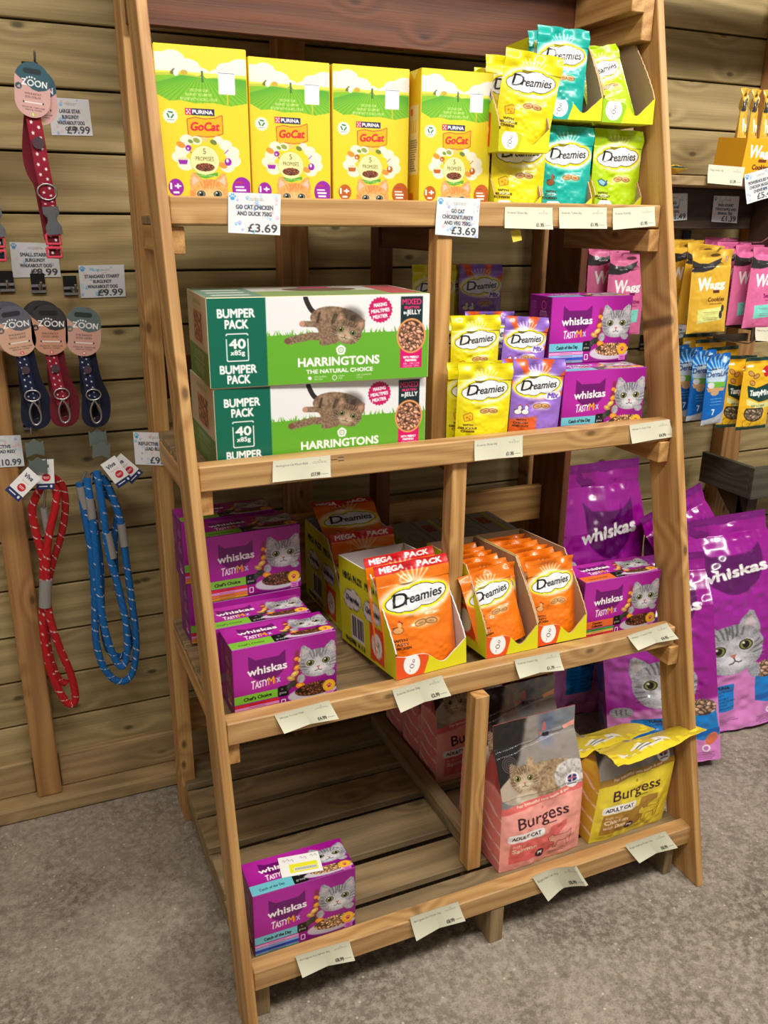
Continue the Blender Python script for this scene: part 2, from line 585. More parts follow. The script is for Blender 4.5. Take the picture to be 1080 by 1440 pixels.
class GM:
    """graphic mesh: grids and quads with per-vertex print colour"""

    def __init__(s):
        s.V, s.F, s.C, s.M, s.S, s.n = [], [], [], [], [], 0

    def grid(s, P, C, mi=0, flip=False, smooth=False):
        P = np.asarray(P, float)
        h, w = P.shape[:2]
        C = np.asarray(C, float)
        if C.ndim == 1:
            C = np.broadcast_to(C, (h, w, 3))
        elif C.shape[:2] != (h, w):
            yi = np.clip((np.linspace(0, 1, h) * C.shape[0]).astype(int), 0, C.shape[0] - 1)
            xi = np.clip((np.linspace(0, 1, w) * C.shape[1]).astype(int), 0, C.shape[1] - 1)
            C = C[yi][:, xi]
        i = np.arange(h * w).reshape(h, w) + s.n
        q = np.stack([i[:-1, :-1], i[1:, :-1], i[1:, 1:], i[:-1, 1:]], axis=-1).reshape(-1, 4)
        if flip:
            q = q[:, ::-1]
        s.V.append(P.reshape(-1, 3)); s.C.append(C.reshape(-1, 3)); s.F.append(q)
        s.M.append(np.full(len(q), mi)); s.S.append(np.full(len(q), smooth)); s.n += h * w
        return s

    def quad(s, tl, tr, br, bl, C, mi=0, n=(2, 2)):
        """corner points seen from outside; C colour or art"""
        tl, tr, br, bl = (np.array(q, float) for q in (tl, tr, br, bl))
        C = np.asarray(C, float)
        h, w = (C.shape[0], C.shape[1]) if C.ndim == 3 else n
        u = np.linspace(0, 1, w)[None, :, None]; v = np.linspace(0, 1, h)[:, None, None]
        P = (tl * (1 - u) + tr * u) * (1 - v) + (bl * (1 - u) + br * u) * v
        return s.grid(P, C, mi)

    def build(s, name, mats, parent=None):
        V = np.concatenate(s.V); F = np.concatenate(s.F); C = np.concatenate(s.C)
        me = bpy.data.meshes.new(name)
        me.vertices.add(len(V)); me.vertices.foreach_set('co', V.astype(np.float32).ravel())
        me.loops.add(F.size); me.loops.foreach_set('vertex_index', F.astype(np.int32).ravel())
        me.polygons.add(len(F))
        me.polygons.foreach_set('loop_start', np.arange(0, F.size, 4, dtype=np.int32))
        me.polygons.foreach_set('material_index', np.concatenate(s.M).astype(np.int32))
        me.polygons.foreach_set('use_smooth', np.concatenate(s.S).astype(bool))
        me.update(calc_edges=True)
        a = me.color_attributes.new('print', 'FLOAT_COLOR', 'POINT')
        C4 = np.ones((len(C), 4), np.float32); C4[:, :3] = lin(np.clip(C, 0, 1))
        a.data.foreach_set('color', C4.ravel())
        for m in mats:
            me.materials.append(m)
        return link(name, me, parent)


def tube_grid(gm, pts, r, col, n=8, closed=False, colf=None, mi=0, flat=None):
    P = np.array(pts, float)
    m = len(P)
    T = np.gradient(P, axis=0)
    T /= np.linalg.norm(T, axis=1)[:, None] + 1e-9
    up = np.array([0.03, 1, 0.05])
    A = np.cross(T, up); A /= np.linalg.norm(A, axis=1)[:, None] + 1e-9
    B = np.cross(T, A)
    ang = np.linspace(0, 2 * PI, n + 1)
    rr = np.broadcast_to(np.asarray(r, float), (m,))
    ra, rb = (rr, rr) if flat is None else (rr * flat[0], rr * flat[1])
    G = P[:, None, :] + A[:, None, :] * (np.cos(ang)[None, :, None] * ra[:, None, None]) + B[:, None, :] * (np.sin(ang)[None, :, None] * rb[:, None, None])
    if colf is not None:
        L = np.concatenate([[0], np.cumsum(np.linalg.norm(np.diff(P, axis=0), axis=1))])
        C = colf(L[:, None] + 0 * ang[None, :], ang[None, :] + 0 * L[:, None])
    else:
        C = np.asarray(col, float)
    gm.grid(G, C, mi, flip=True, smooth=True)
    if not closed:
        for k in (0, m - 1):
            c = P[k]
            cap = np.stack([np.broadcast_to(c, (n + 1, 3)), G[k]])
            gm.grid(cap, np.asarray(col, float), mi, flip=(k == 0))


def spline(pts, n=200, closed=False):
    P = np.array(pts, float)
    m = len(P)
    out = []
    segs = m if closed else m - 1
    per = max(2, n // segs)
    for i in range(segs):
        if closed:
            a, b, c, d = P[(i - 1) % m], P[i], P[(i + 1) % m], P[(i + 2) % m]
        else:
            a, b, c, d = P[max(i - 1, 0)], P[i], P[i + 1], P[min(i + 2, m - 1)]
        for t in np.arange(per) / per:
            out.append(.5 * ((2 * b) + (-a + c) * t + (2 * a - 5 * b + 4 * c - d) * t * t + (-a + 3 * b - 3 * c + d) * t ** 3))
    out.append(P[0] if closed else P[-1])
    return np.array(out)


CARD = mat_print('printed_card', 0.42, coat=0.15)
FILM = mat_print('printed_film', 0.34, bump=.16, bscale=22, coat=.25)
SACKM = mat_print('glossy_sack_film', 0.25, bump=.4, bscale=7, coat=.6)
PAPER = mat_print('printed_paper', 0.6)
CLOTH = mat_print('woven_webbing', 0.8, bump=.4, bscale=900)
MATTE = mat_print('matte_card', 0.75)
METAL = mat_flat('steel', rgb(190, 190, 195), 0.28, 1.0)
BLACKM = mat_flat('black_metal', rgb(25, 24, 26), 0.35, 0.2)

# ================================================================== structure
F_ = {1: 0.3567, 2: 0.2544, 3: 0.1505, 4: 0.0431}      # rail front faces (y)
ZR = {1: 1.4363, 2: 1.0106, 3: 0.5786, 4: 0.1317}      # rail tops
S_ = {1: 1.406, 2: 0.981, 3: 0.549, 4: 0.118}          # slat tops
K = 0.2404
H_R = 0.0448

# ---- floor
m, nt, b = nodes_of('worn_concrete')
N, Lk = nt.nodes, nt.links
tc = N.new('ShaderNodeTexCoord')


def nz(scale, detail, rough=.55, vec=None):
    n = N.new('ShaderNodeTexNoise'); n.inputs['Scale'].default_value = scale; n.inputs['Detail'].default_value = detail; n.inputs['Roughness'].default_value = rough
    Lk.new(vec or tc.outputs['Object'], n.inputs['Vector']); return n.outputs['Fac']


def mrange(s, a, b2, c=0.0, d=1.0):
    r = N.new('ShaderNodeMapRange'); r.inputs[1].default_value = a; r.inputs[2].default_value = b2; r.inputs[3].default_value = c; r.inputs[4].default_value = d
    Lk.new(s, r.inputs[0]); return r.outputs[0]


def cmix(fac, a, b2):
    x = N.new('ShaderNodeMix'); x.data_type = 'RGBA'
    for i, q in ((6, a), (7, b2)):
        if isinstance(q, tuple): x.inputs[i].default_value = (*lin(rgb(*q)), 1)
        else: Lk.new(q, x.inputs[i])
    Lk.new(fac, x.inputs[0]); return x.outputs[2]


c = cmix(mrange(nz(1.9, 6, .6), .36, .64), (104, 95, 82), (162, 152, 137))
c = cmix(mrange(nz(5.5, 8, .75), .47, .62, 0, .55), c, (98, 86, 72))
c = cmix(mrange(nz(60, 4, .8), .42, .62, 0, .55), c, (196, 186, 170))
c = cmix(mrange(nz(150, 3, .8), .56, .68, 0, .6), c, (84, 76, 66))
c = cmix(mrange(nz(2.6, 3), .60, .74, 0, .35), c, (122, 122, 96))
vo = N.new('ShaderNodeTexVoronoi'); vo.inputs['Scale'].default_value = 34; Lk.new(tc.outputs['Object'], vo.inputs['Vector'])
c = cmix(mrange(vo.outputs['Distance'], .07, .11, .55, 0), c, (224, 216, 200))
Lk.new(c, b.inputs['Base Color'])
bp = N.new('ShaderNodeBump'); bp.inputs['Strength'].default_value = .5; bp.inputs['Distance'].default_value = .003
Lk.new(nz(45, 6, .7), bp.inputs['Height']); Lk.new(bp.outputs[0], b.inputs['Normal'])
b.inputs['Roughness'].default_value = .7
CONC = m
fl = board('floor', (-3.2, -3.0, -0.06), (4.2, 1.0, 0.0), 'x', CONC, None, 0)
tag(fl, kind='structure')

# ---- back wall: boards laid one above another on a dark sheet
YP = 0.885
wall = board('wall_back', (-3.2, YP + .022, -0.02), (4.2, YP + .06, 2.9), 'x', DARKW, None, 0)
tag(wall, kind='structure')
PH = 0.1185
z0 = 1.409 - 12 * PH + .02
for i in range(-1, 25):
    lo = 1.409 + (i - 12) * PH
    if lo < -0.02: lo = -0.02
    hi = min(1.409 + (i - 11) * PH, 2.88)
    if hi - lo < .03: continue
    # two board lengths per course, butt-jointed behind the rack
    xs = [-3.2, .36 + 1.4 * ((i * 7) % 3 - 1), 4.2]
    for a, b2 in zip(xs[:-1], xs[1:]):
        board('plank', (a + .001, YP + random.uniform(-.001, .001), lo + .0025), (b2 - .001, YP + .022, hi - .0025), 'x', PLANK, wall, .002)
# studs (front face ~0.83), sill and lower boards
for x0, w in ((-.985, .07), (-.330, .056), (.333, .066), (1.035, .06), (1.75, .075), (2.45, .07)):
    s = board('stud', (x0, .835, .043), (x0 + w, YP, 2.88), 'z', STUDW, wall, .003)
sill = board('trim_1', (-3.2, .812, 0.0), (4.2, YP + .02, .042), 'x', SILLW, None, .006)
tag(sill, kind='structure')
xs = [-3.2, -.985, -.330, .333, 1.035, 1.75, 2.45]
ws = [0, .07, .056, .066, .06, .075, .07]
for i in range(len(xs)):
    a = xs[i] + ws[i]
    b2 = xs[i + 1] if i + 1 < len(xs) else 4.2
    o = board('baseboard_back' if i == 0 else 'baseboard_back', (a + .002, .862, .043), (b2 - .002, YP - .001, .134), 'x', SILLW, None, .003)
    tag(o, kind='structure')
# ceiling with dark purlins, and the shop's other walls out of view
ceil = board('ceiling', (-3.2, -3.0, 2.88), (4.2, 1.0, 2.94), 'x', PLANK, None, 0)
tag(ceil, kind='structure')
o = board('trim_2', (1.2, .60, 1.93), (4.2, .70, 2.03), 'x', REDW, None, .003)
tag(o, kind='structure')

# ================================================================== the display rack
rack = empty('display_rack', (0.5, 0.35, 0), 'slatted pine display rack of four shelves leaning against the plank wall', 'shelving')


def lean(name, x0, x1, off, dep, ztop, mat, zb=0.0):
    a = lambda x, y0, z: (x, K * z + y0, z)
    p = [a(x0, off, zb), a(x1, off, zb), a(x1, off + dep, zb), a(x0, off + dep, zb)]
    q = [a(x0, off, ztop), a(x1, off, ztop), a(x1, off + dep, ztop), a(x0, off + dep, ztop)]
    return prism(name, p + q, (0, K, 1), mat, rack)


lean('front_leg', -.0185, -.0005, 0, .092, 1.93, WOOD)
lean('front_leg', 1.0005, 1.0185, 0, .092, 1.93, WOOD)
# rear legs
board('rear_leg', (-.006, .66, 0), (.026, .75, 1.93), 'z', WOOD, rack)
board('rear_leg', (1.03, .66, 0), (1.05, .805, 1.93), 'z', REDW, rack)
board('rear_leg', (.517, .705, .15), (.553, .75, 1.70), 'z', REDW, rack)
# middle uprights, a run between each pair of shelves
for n, (za, zb) in enumerate(((S_[4] + .001, S_[3] - .018), (S_[3] + .001, S_[2] - .018), (S_[2] + .001, S_[1] - .018))):
    ym, xa, xb = ((.128, .482, .513), (.268, .488, .520), (.360, .488, .520))[n]
    board('middle_post', (xa, ym, za), (xb, ym + .036, zb), 'z', WOOD, rack)
# feet
board('foot', (.493, .045, 0), (.524, .175, ZR[4] - H_R - .001), 'z', SLAT, rack)
board('foot', (.955, .060, 0), (.978, .15, ZR[4] - H_R - .001), 'z', SLAT, rack)
board('foot', (.004, .066, 0), (.036, .15, ZR[4] - H_R - .001), 'z', SLAT, rack)
# rails
for n in (1, 2, 3, 4):
    x1 = {1: .998, 2: .999, 3: .985, 4: 1.004}[n]
    back = F_[n] + .034
    o = board('front_rail', (.002, F_[n], ZR[n] - H_R), (x1, back, ZR[n]), 'x', RAILW, rack, .0025)
    sb = S_[n] - .016
    # battens
    if n != 4:
        zb = S_[n] - .017
        board('batten', (.001, F_[n] + .012, zb - .044), (.026, .655, zb), 'y', WOOD, rack)
        board('batten', (.972, F_[n] - .004, zb - .044), (.998, .655, zb), 'y', WOOD, rack)
        board('batten', (.522, F_[n] + .05, zb - .044), (.545, .70, zb), 'y', REDW, rack)
        y = back + .004
        while y < .70:
            w = .098
            board('slat', (.002, y, sb), (.998, min(y + w, .74), S_[n]), 'x', SLAT, rack, .002)
            y += w + .016
    else:
        for (ya, yb) in ((.079, .124), (.148, .238), (.264, .380), (.405, .508), (.531, .618), (.642, .74)):
            board('slat', (.001, ya, sb - .002), (1.0 if ya < .6 else 1.02, yb, S_[n] + random.uniform(-.0015, .001)), 'x', SLAT, rack, .002)
        board('batten', (.001, .152, sb - .046), (.026, .655, sb - .003), 'y', SLAT, rack)
        board('batten', (.972, .152, sb - .046), (.998, .655, sb - .003), 'y', SLAT, rack)
        board('divider_rail', (.505, .166, S_[4] + .002), (.538, .704, S_[4] + .034), 'y', SLAT, rack)
# rear rails and the top frame
board('rear_rail', (.03, .751, .19), (1.028, .77, .275), 'x', WOOD, rack)
board('rear_rail', (.03, .751, .625), (1.028, .77, .722), 'x', WOOD, rack)
board('rear_rail', (.03, .751, 1.03), (1.028, .77, 1.12), 'x', REDW, rack)
board('top_board', (.0, .63, 1.728), (1.03, .652, 1.93), 'x', REDW, rack)
board('side_board', (.972, .44, 1.747), (.998, .628, 1.84), 'y', WOOD, rack)
board('side_board', (.94, .436, 1.795), (.9715, .628, 1.93), 'y', WOOD, rack)
board('roof_board', (.0, .45, 1.931), (1.03, .80, 1.95), 'x', DARKW, rack)

# wire staples left in the second rail
for x, z in ((.243, 1.001), (.256, .998), (.256, 1.004)):
    me = box_mesh(.011, .0012, .0012, .0003).copy()
    me.materials.append(METAL)
    o = link('staple', me, rack)
    o.location = (x - .5, F_[2] - .0006 - .35, z)

# ================================================================== artwork
PUR, PURD, PURL = rgb(156, 12, 138), rgb(100, 8, 98), rgb(190, 70, 190)
WHT, BLK = (1, 1, 1), (.04, .04, .05)


def purple_bg(A, cx, cy):
    A.soft(A.m_ell(cx, cy, A.w * .42, A.h * .42), A.w * .1, rgb(194, 44, 176), .8)
    A.soft(A.m_poly([(A.w * .45, A.h), (A.w, A.h * .55), (A.w, A.h)]), A.w * .03, rgb(112, 10, 110), .5)


def cat_badge(A, cx, cy, w, h):
    """dark cat-head silhouette emblem"""
    p = [(-1, -.95), (-.62, -.62), (.62, -.62), (1, -.95), (1.0, -.1), (.8, .5), (.3, .9), (0, .97), (-.3, .9), (-.8, .5), (-1.0, -.1)]
    A.soft(A.m_poly([(cx + x * w, cy + y * h) for x, y in p]), .4, rgb(108, 8, 106), .95)


def tastymix(A, x, y, w, h, rot=.08):
    A.text('T', x, y, h * 1.25, WHT, w=w * .13, bold=h * .06, shear=.15, rot=rot)
    A.text('ASTY', x + w * .14, y - .01 * w, h, WHT, w=w * .42, bold=h * .06, shear=.15, rot=rot)
    A.text('M', x + w * .58, y - .04 * w, h * 1.15, rgb(250, 180, 40), w=w * .2, bold=h * .06, shear=.1, rot=rot)
    A.text('i', x + w * .80, y - .06 * w, h * .9, rgb(240, 120, 40), bold=h * .05, rot=rot)
    A.text('x', x + w * .87, y - .07 * w, h * 1.1, rgb(190, 210, 240), w=w * .13, bold=h * .05, rot=rot)


FLAV = {
    'chef': ("Chef's Choice", rgb(128, 196, 56), [rgb(226, 40, 40), rgb(236, 150, 205), rgb(240, 130, 40), rgb(238, 160, 40)], rgb(130, 75, 48)),
    'catch': ('Catch of the Day', rgb(112, 198, 216), [rgb(240, 165, 215), rgb(150, 190, 240), rgb(20, 90, 200), rgb(120, 170, 190)], rgb(226, 170, 120)),
    'country': ('Country\nCollection', rgb(240, 112, 52), [rgb(60, 170, 60), rgb(240, 200, 80), rgb(226, 40, 40), rgb(240, 150, 200)], rgb(130, 75, 48)),
}


def food(A, m, col, seed=9, sc=3.2):
    # separate pieces of food, each with a dark gap, a body tone and a lit top
    r = random.Random(seed)
    c = np.asarray(col)
    A.put(m, tuple(c * .34))
    ys, xs = np.nonzero(m)
    if len(ys) == 0:
        return
    area = len(ys) / (A.kx * A.ky)
    n = int(min(110, area / (sc * sc) * 1.5))
    for _ in range(n):
        i = r.randrange(len(ys))
        x, y = xs[i] / A.kx, ys[i] / A.ky
        a, b2, ro = sc * r.uniform(.7, 1.2), sc * r.uniform(.38, .6), r.uniform(-1.2, 1.2)
        f = r.uniform(.8, 1.15)
        A.put(A.m_ell(x, y, a + .25 * sc, b2 + .25 * sc, ro) & m, tuple(c * .42))
        A.put(A.m_ell(x, y, a, b2, ro) & m, tuple(np.minimum(c * f, 1)))
        A.put(A.m_ell(x - .1 * a, y - .3 * b2, a * .6, b2 * .35, ro) & m, tuple(np.minimum(c * f * 1.25 + .04, 1)))


def paw(A, x, y, r, c):
    A.ell(x, y + .25 * r, .42 * r, .34 * r, c)
    for a, b2 in ((-.5, -.15), (-.18, -.45), (.18, -.45), (.5, -.15)):
        A.ell(x + a * r, y + b2 * r, .15 * r, .2 * r, c)


def whiskas_panel(flav, W, H, cell, top=False):
    name, strip, stripes, fcol = FLAV[flav]
    A = Art(W, H, cell, PUR)
    q = H / 137.0
    Y = lambda v: v * q
    purple_bg(A, 62, Y(40))
    cat_badge(A, 64, Y(47), 35, Y(31))
    A.text('whiskas', 27, Y(58), Y(15) if not top else 11, WHT, w=74, bold=1.1, rot=.03)
    if top:
        tastymix(A, 34, Y(92), 52, 11)
        A.rect(0, Y(97), 80, H, strip)
        A.text(name.replace('\n', ' '), 40, Y(124), 6, BLK, w=48, bold=.2, align='c', rot=.03)
        A.rect(80, Y(94), 108, H, BLK, 4)
        A.text('in', 92, Y(108), 4, WHT, bold=.2); A.text('gravy', 85, Y(126), 5, WHT, w=18, bold=.3)
    else:
        tastymix(A, 32, Y(86), 56, 13)
        A.rect(0, Y(95), 84, Y(112), strip)
        if '\n' in name:
            a1, a2 = name.split('\n')
            A.text(a1, 40, Y(103), 5, BLK, w=24, bold=.3, align='c'); A.text(a2, 40, Y(110), 5, BLK, w=28, bold=.3, align='c')
        else:
            A.text(name, 44, Y(107), 6.4, BLK, w=52, bold=.3, align='c', rot=.02)
        A.rect(82, Y(92), 103, Y(114), BLK, 4)
        A.text('in', 89, Y(100), 3.6, WHT, bold=.2); A.text('gravy', 85, Y(108), 4.6, WHT, w=14, bold=.2)
        for i, cc in enumerate(stripes):
            A.rect(0, Y(114 + i * 6), 84, Y(119 + i * 6), cc)
            A.rect(26, Y(116 + i * 6), 58, Y(117.2 + i * 6), tuple(np.array(cc) * .6))
        A.rect(88, Y(120), 97, Y(132), WHT, 2); A.rect(89.5, Y(121.5), 95.5, Y(130.5), PUR, 1)
    # trail of vegetables
    A.soft(A.m_poly([(118, Y(25)), (125, Y(25)), (128, Y(100)), (108, Y(100))]), 2, rgb(130, 40, 50), .8)
    for (x, y, a, b2, cc, r_) in ((112, 92, 7, 7, (40, 45, 38), 0), (108, 80, 8, 5, (190, 150, 80), .4), (116, 72, 8, 5, (226, 180, 90), -.5), (121, 60, 7, 5, (240, 150, 40), -.4), (130, 42, 10, 3.2, (238, 196, 120), -.8), (120, 42, 5, 4, (240, 140, 40), 0), (104, 97, 5, 8, (50, 60, 50), .3), (126, 99, 9, 6, (236, 140, 40), .2)):
        A.ell(x, Y(y), a, b2 * q, rgb(*cc), r_)
        A.ell(x - 1, Y(y) - 1, a * .5, b2 * q * .4, tuple(np.minimum(np.array(rgb(*cc)) * 1.3, 1)), r_)
    # plate and food
    A.soft(A.m_ell(150, Y(119), 49, Y(15)), 1, rgb(206, 200, 212), 1)
    food(A, A.m_ell(157, Y(112), 42, Y(14)), fcol, 9, 4.2)
    # cat
    cat_face(A, 162, Y(57), 37, SILVER, sq=q * .9)
    fur(A, A.m_ell(186, Y(85), 9, Y(7)), *SILVER[:3], 4)
    fur(A, A.m_ell(128, Y(85), 8, Y(9)), *SILVER[:3], 8)
    A.ell(183, Y(112), 12.5, Y(12.5) if not top else 9, rgb(248, 190, 50))
    A.put(A.m_ell(183, Y(112), 11, Y(11) if not top else 8) & ~A.m_ell(183, Y(112), 10.2, Y(10.2) if not top else 7.2), rgb(226, 150, 30))
    paw(A, 183, Y(112), 8 if not top else 6, rgb(190, 40, 110))
    A.rect(176, Y(124), 192, H - 1, rgb(226, 130, 214), 1)
    A.rect(179, Y(128), 189, Y(129.5), PUR); A.rect(179, Y(132), 189, Y(133.5), PUR)
    return A.out()


def whiskas_side():
    A = Art(88, 137, 1.2, rgb(118, 8, 112))
    for y in (30, 66, 100):
        A.fine(58, y, 34, WHT, 4, 3.4, 1.2)
    A.put(A.m_ell(58, 18, 9, 9) & ~A.m_ell(58, 18, 7.6, 7.6), rgb(220, 110, 150))
    A.rect(50, 52, 64, 62, rgb(200, 70, 110), 2)
    A.ell(60, 118, 14, 4, rgb(220, 200, 220)); A.ell(60, 114, 6, 5, rgb(220, 60, 120))
    for i in range(26):
        A.rect(6, 12 + i * 2.2, 6 + random.uniform(18, 28), 12.8 + i * 2.2, rgb(210, 160, 205), al=.6)
    return A.out()


WF = {k_: whiskas_panel(k_, 198, 137, .85) for k_ in FLAV}
WT = {k_: whiskas_panel(k_, 198, 88, .95, True) for k_ in FLAV}
WS = whiskas_side()


def carton(name, w, d, h, front, top, left, back_c, parent=None, mat=None):
    """closed printed carton, origin at front-bottom-left; edges softened by a thin crease strip"""
    g = GM()
    e = .0012
    P = lambda x, y, z: (x, y, z)
    g.quad(P(e, 0, h - e), P(w - e, 0, h - e), P(w - e, 0, e), P(e, 0, e), front)
    g.quad(P(e, d - e, h), P(w - e, d - e, h), P(w - e, e, h), P(e, e, h), top)
    g.quad(P(0, d - e, h - e), P(0, e, h - e), P(0, e, e), P(0, d - e, e), left)
    g.quad(P(w, e, h - e), P(w, d - e, h - e), P(w, d - e, e), P(w, e, e), left[:, ::-1] if np.ndim(left) == 3 else left)
    g.quad(P(w - e, d, h - e), P(e, d, h - e), P(e, d, e), P(w - e, d, e), back_c)
    g.quad(P(e, e, 0), P(w - e, e, 0), P(w - e, d - e, 0), P(e, d - e, 0), back_c)
    cr = np.minimum(np.asarray(back_c) * 1.0 + .08, 1)
    # creases
    g.quad(P(e, e, h), P(w - e, e, h), P(w - e, 0, h - e), P(e, 0, h - e), cr)
    g.quad(P(0, d - e, h - e), P(e, d - e, h), P(e, e, h), P(0, e, h - e), cr)
    g.quad(P(e, 0, h - e), P(e, 0, e), P(0, e, e), P(0, e, h - e), cr)
    g.quad(P(w - e, 0, e), P(w - e, 0, h - e), P(w, e, h - e), P(w, e, e), cr)
    g.quad(P(w - e, e, h), P(w - e, d - e, h), P(w, d - e, h - e), P(w, e, h - e), cr)
    g.quad(P(e, 0, e), P(w - e, 0, e), P(w - e, e, 0), P(e, e, 0), cr)
    g.quad(P(w - e, d - e, h), P(e, d - e, h), P(e, d, h - e), P(w - e, d, h - e), cr)
    g.quad(P(0, e, e), P(e, e, 0), P(e, d - e, 0), P(0, d - e, e), cr)
    g.quad(P(w, e, e), P(w, d - e, e), P(w - e, d - e, 0), P(w - e, e, 0), cr)
    g.quad(P(0, d - e, h - e), P(0, d - e, e), P(e, d, e), P(e, d, h - e), cr)
    g.quad(P(w, d - e, e), P(w, d - e, h - e), P(w - e, d, h - e), P(w - e, d, e), cr)
    g.quad(P(e, d - e, 0), P(w - e, d - e, 0), P(w - e, d, e), P(e, d, e), cr)
    return g.build(name, [mat or CARD], parent)


WPROTO = {}


def whiskas_box(flav, x, y, z, yaw, label, group, sc=1.0):
    if flav not in WPROTO:
        o = carton('cat_food_multipack', .198, .088, .137, WF[flav], WT[flav], WS, rgb(112, 8, 106))
        WPROTO[flav] = o
    else:
        o = WPROTO[flav].copy(); COL.objects.link(o)
    o.location = (x, y, z)
    o.rotation_euler = (0, 0, math.radians(yaw))
    return tag(o, label, 'cat food box', group)


G3 = 'purple cat food multipacks on the third shelf, left bay'
wh = .137
whiskas_box('catch', .017, .088, S_[4] + .001, -.5, 'purple cat food multipack with blue band and a taped label, alone on the bottom shelf', None)
whiskas_box('chef', .030, .208, S_[3] + .001, 1.4, 'purple cat food multipack with green band standing lowest and nearest the front rail, third shelf', G3)
whiskas_box('chef', .013, .300, S_[3] + .001, 1.6, 'purple multipack whose top only shows, right behind the frontmost green-band box', G3)
whiskas_box('chef', .030, .4155, S_[3] + .001, 2.0, 'purple multipack hidden low under the stacked green-band box, third shelf', G3)
whiskas_box('chef', .032, .4155, S_[3] + .002 + wh, 2.3, 'purple green-band multipack on top of a stack with its whole front showing, third shelf', G3)
whiskas_box('chef', .016, .521, S_[3] + .001, 1.5, 'purple multipack at the back of the third shelf beneath the rearmost box', G3)
whiskas_box('chef', .012, .521, S_[3] + .002 + wh, 1.5, 'rearmost purple multipack in shadow under the second shelf, only its lid showing', G3)
whiskas_box('country', .786, .217, S_[3] + .001, -.9, 'purple multipack with orange band at the right end of the third shelf', None)
G2 = 'purple cat food multipacks on the second shelf'
whiskas_box('catch', .751, .300, S_[2] + .001, -3.2, 'lower of two stacked blue-band purple multipacks, right end of the second shelf', G2)
whiskas_box('catch', .762, .382, S_[2] + .001, -2.5, 'purple blue-band multipack hidden behind the lower front one, holding up the top one', G2)
whiskas_box('catch', .764, .380, S_[2] + .002 + wh, -2.5, 'upper of two stacked blue-band purple multipacks, right end of the second shelf', G2)

# ---- handwritten label taped on the bottom box
A = Art(62, 42, 1.0, (.97, .97, .97))
A.rect(14, 18, 56, 36, rgb(240, 235, 40)); A.rect(20, 26, 54, 33, (.93, .93, .9))
for i in range(16): A.rect(22 + i * 2, 27, 23.1 + i * 2, 32, (.45, .45, .45))
for i, (x, y) in enumerate(((6, 10), (12, 9), (18, 11), (32, 8), (38, 9), (48, 7), (54, 7))):
    A.stroke([(x, y), (x + 2, y - 3), (x + 4, y), (x + 3, y + 2)], .5, (.45, .45, .5))
g = GM()
g.quad((0, .042, .0006), (.062, .042, .0006), (.062, 0, .0006), (0, 0, .0006), A.out())
g.quad((.062, .042, 0), (0, .042, 0), (0, 0, 0), (.062, 0, 0), (.9, .9, .9))
o = g.build('paper_label', [PAPER])
o.location = (.080, .112, S_[4] + .001 + wh + .0006); o.rotation_euler = (0, 0, math.radians(-8))
o.scale = (1.25, 1.25, 1)
tag(o, 'white and yellow paper label lying on the lone bottom-shelf multipack', 'label')

# ================================================================== dry food cartons, top shelf
YEL = rgb(232, 211, 44)


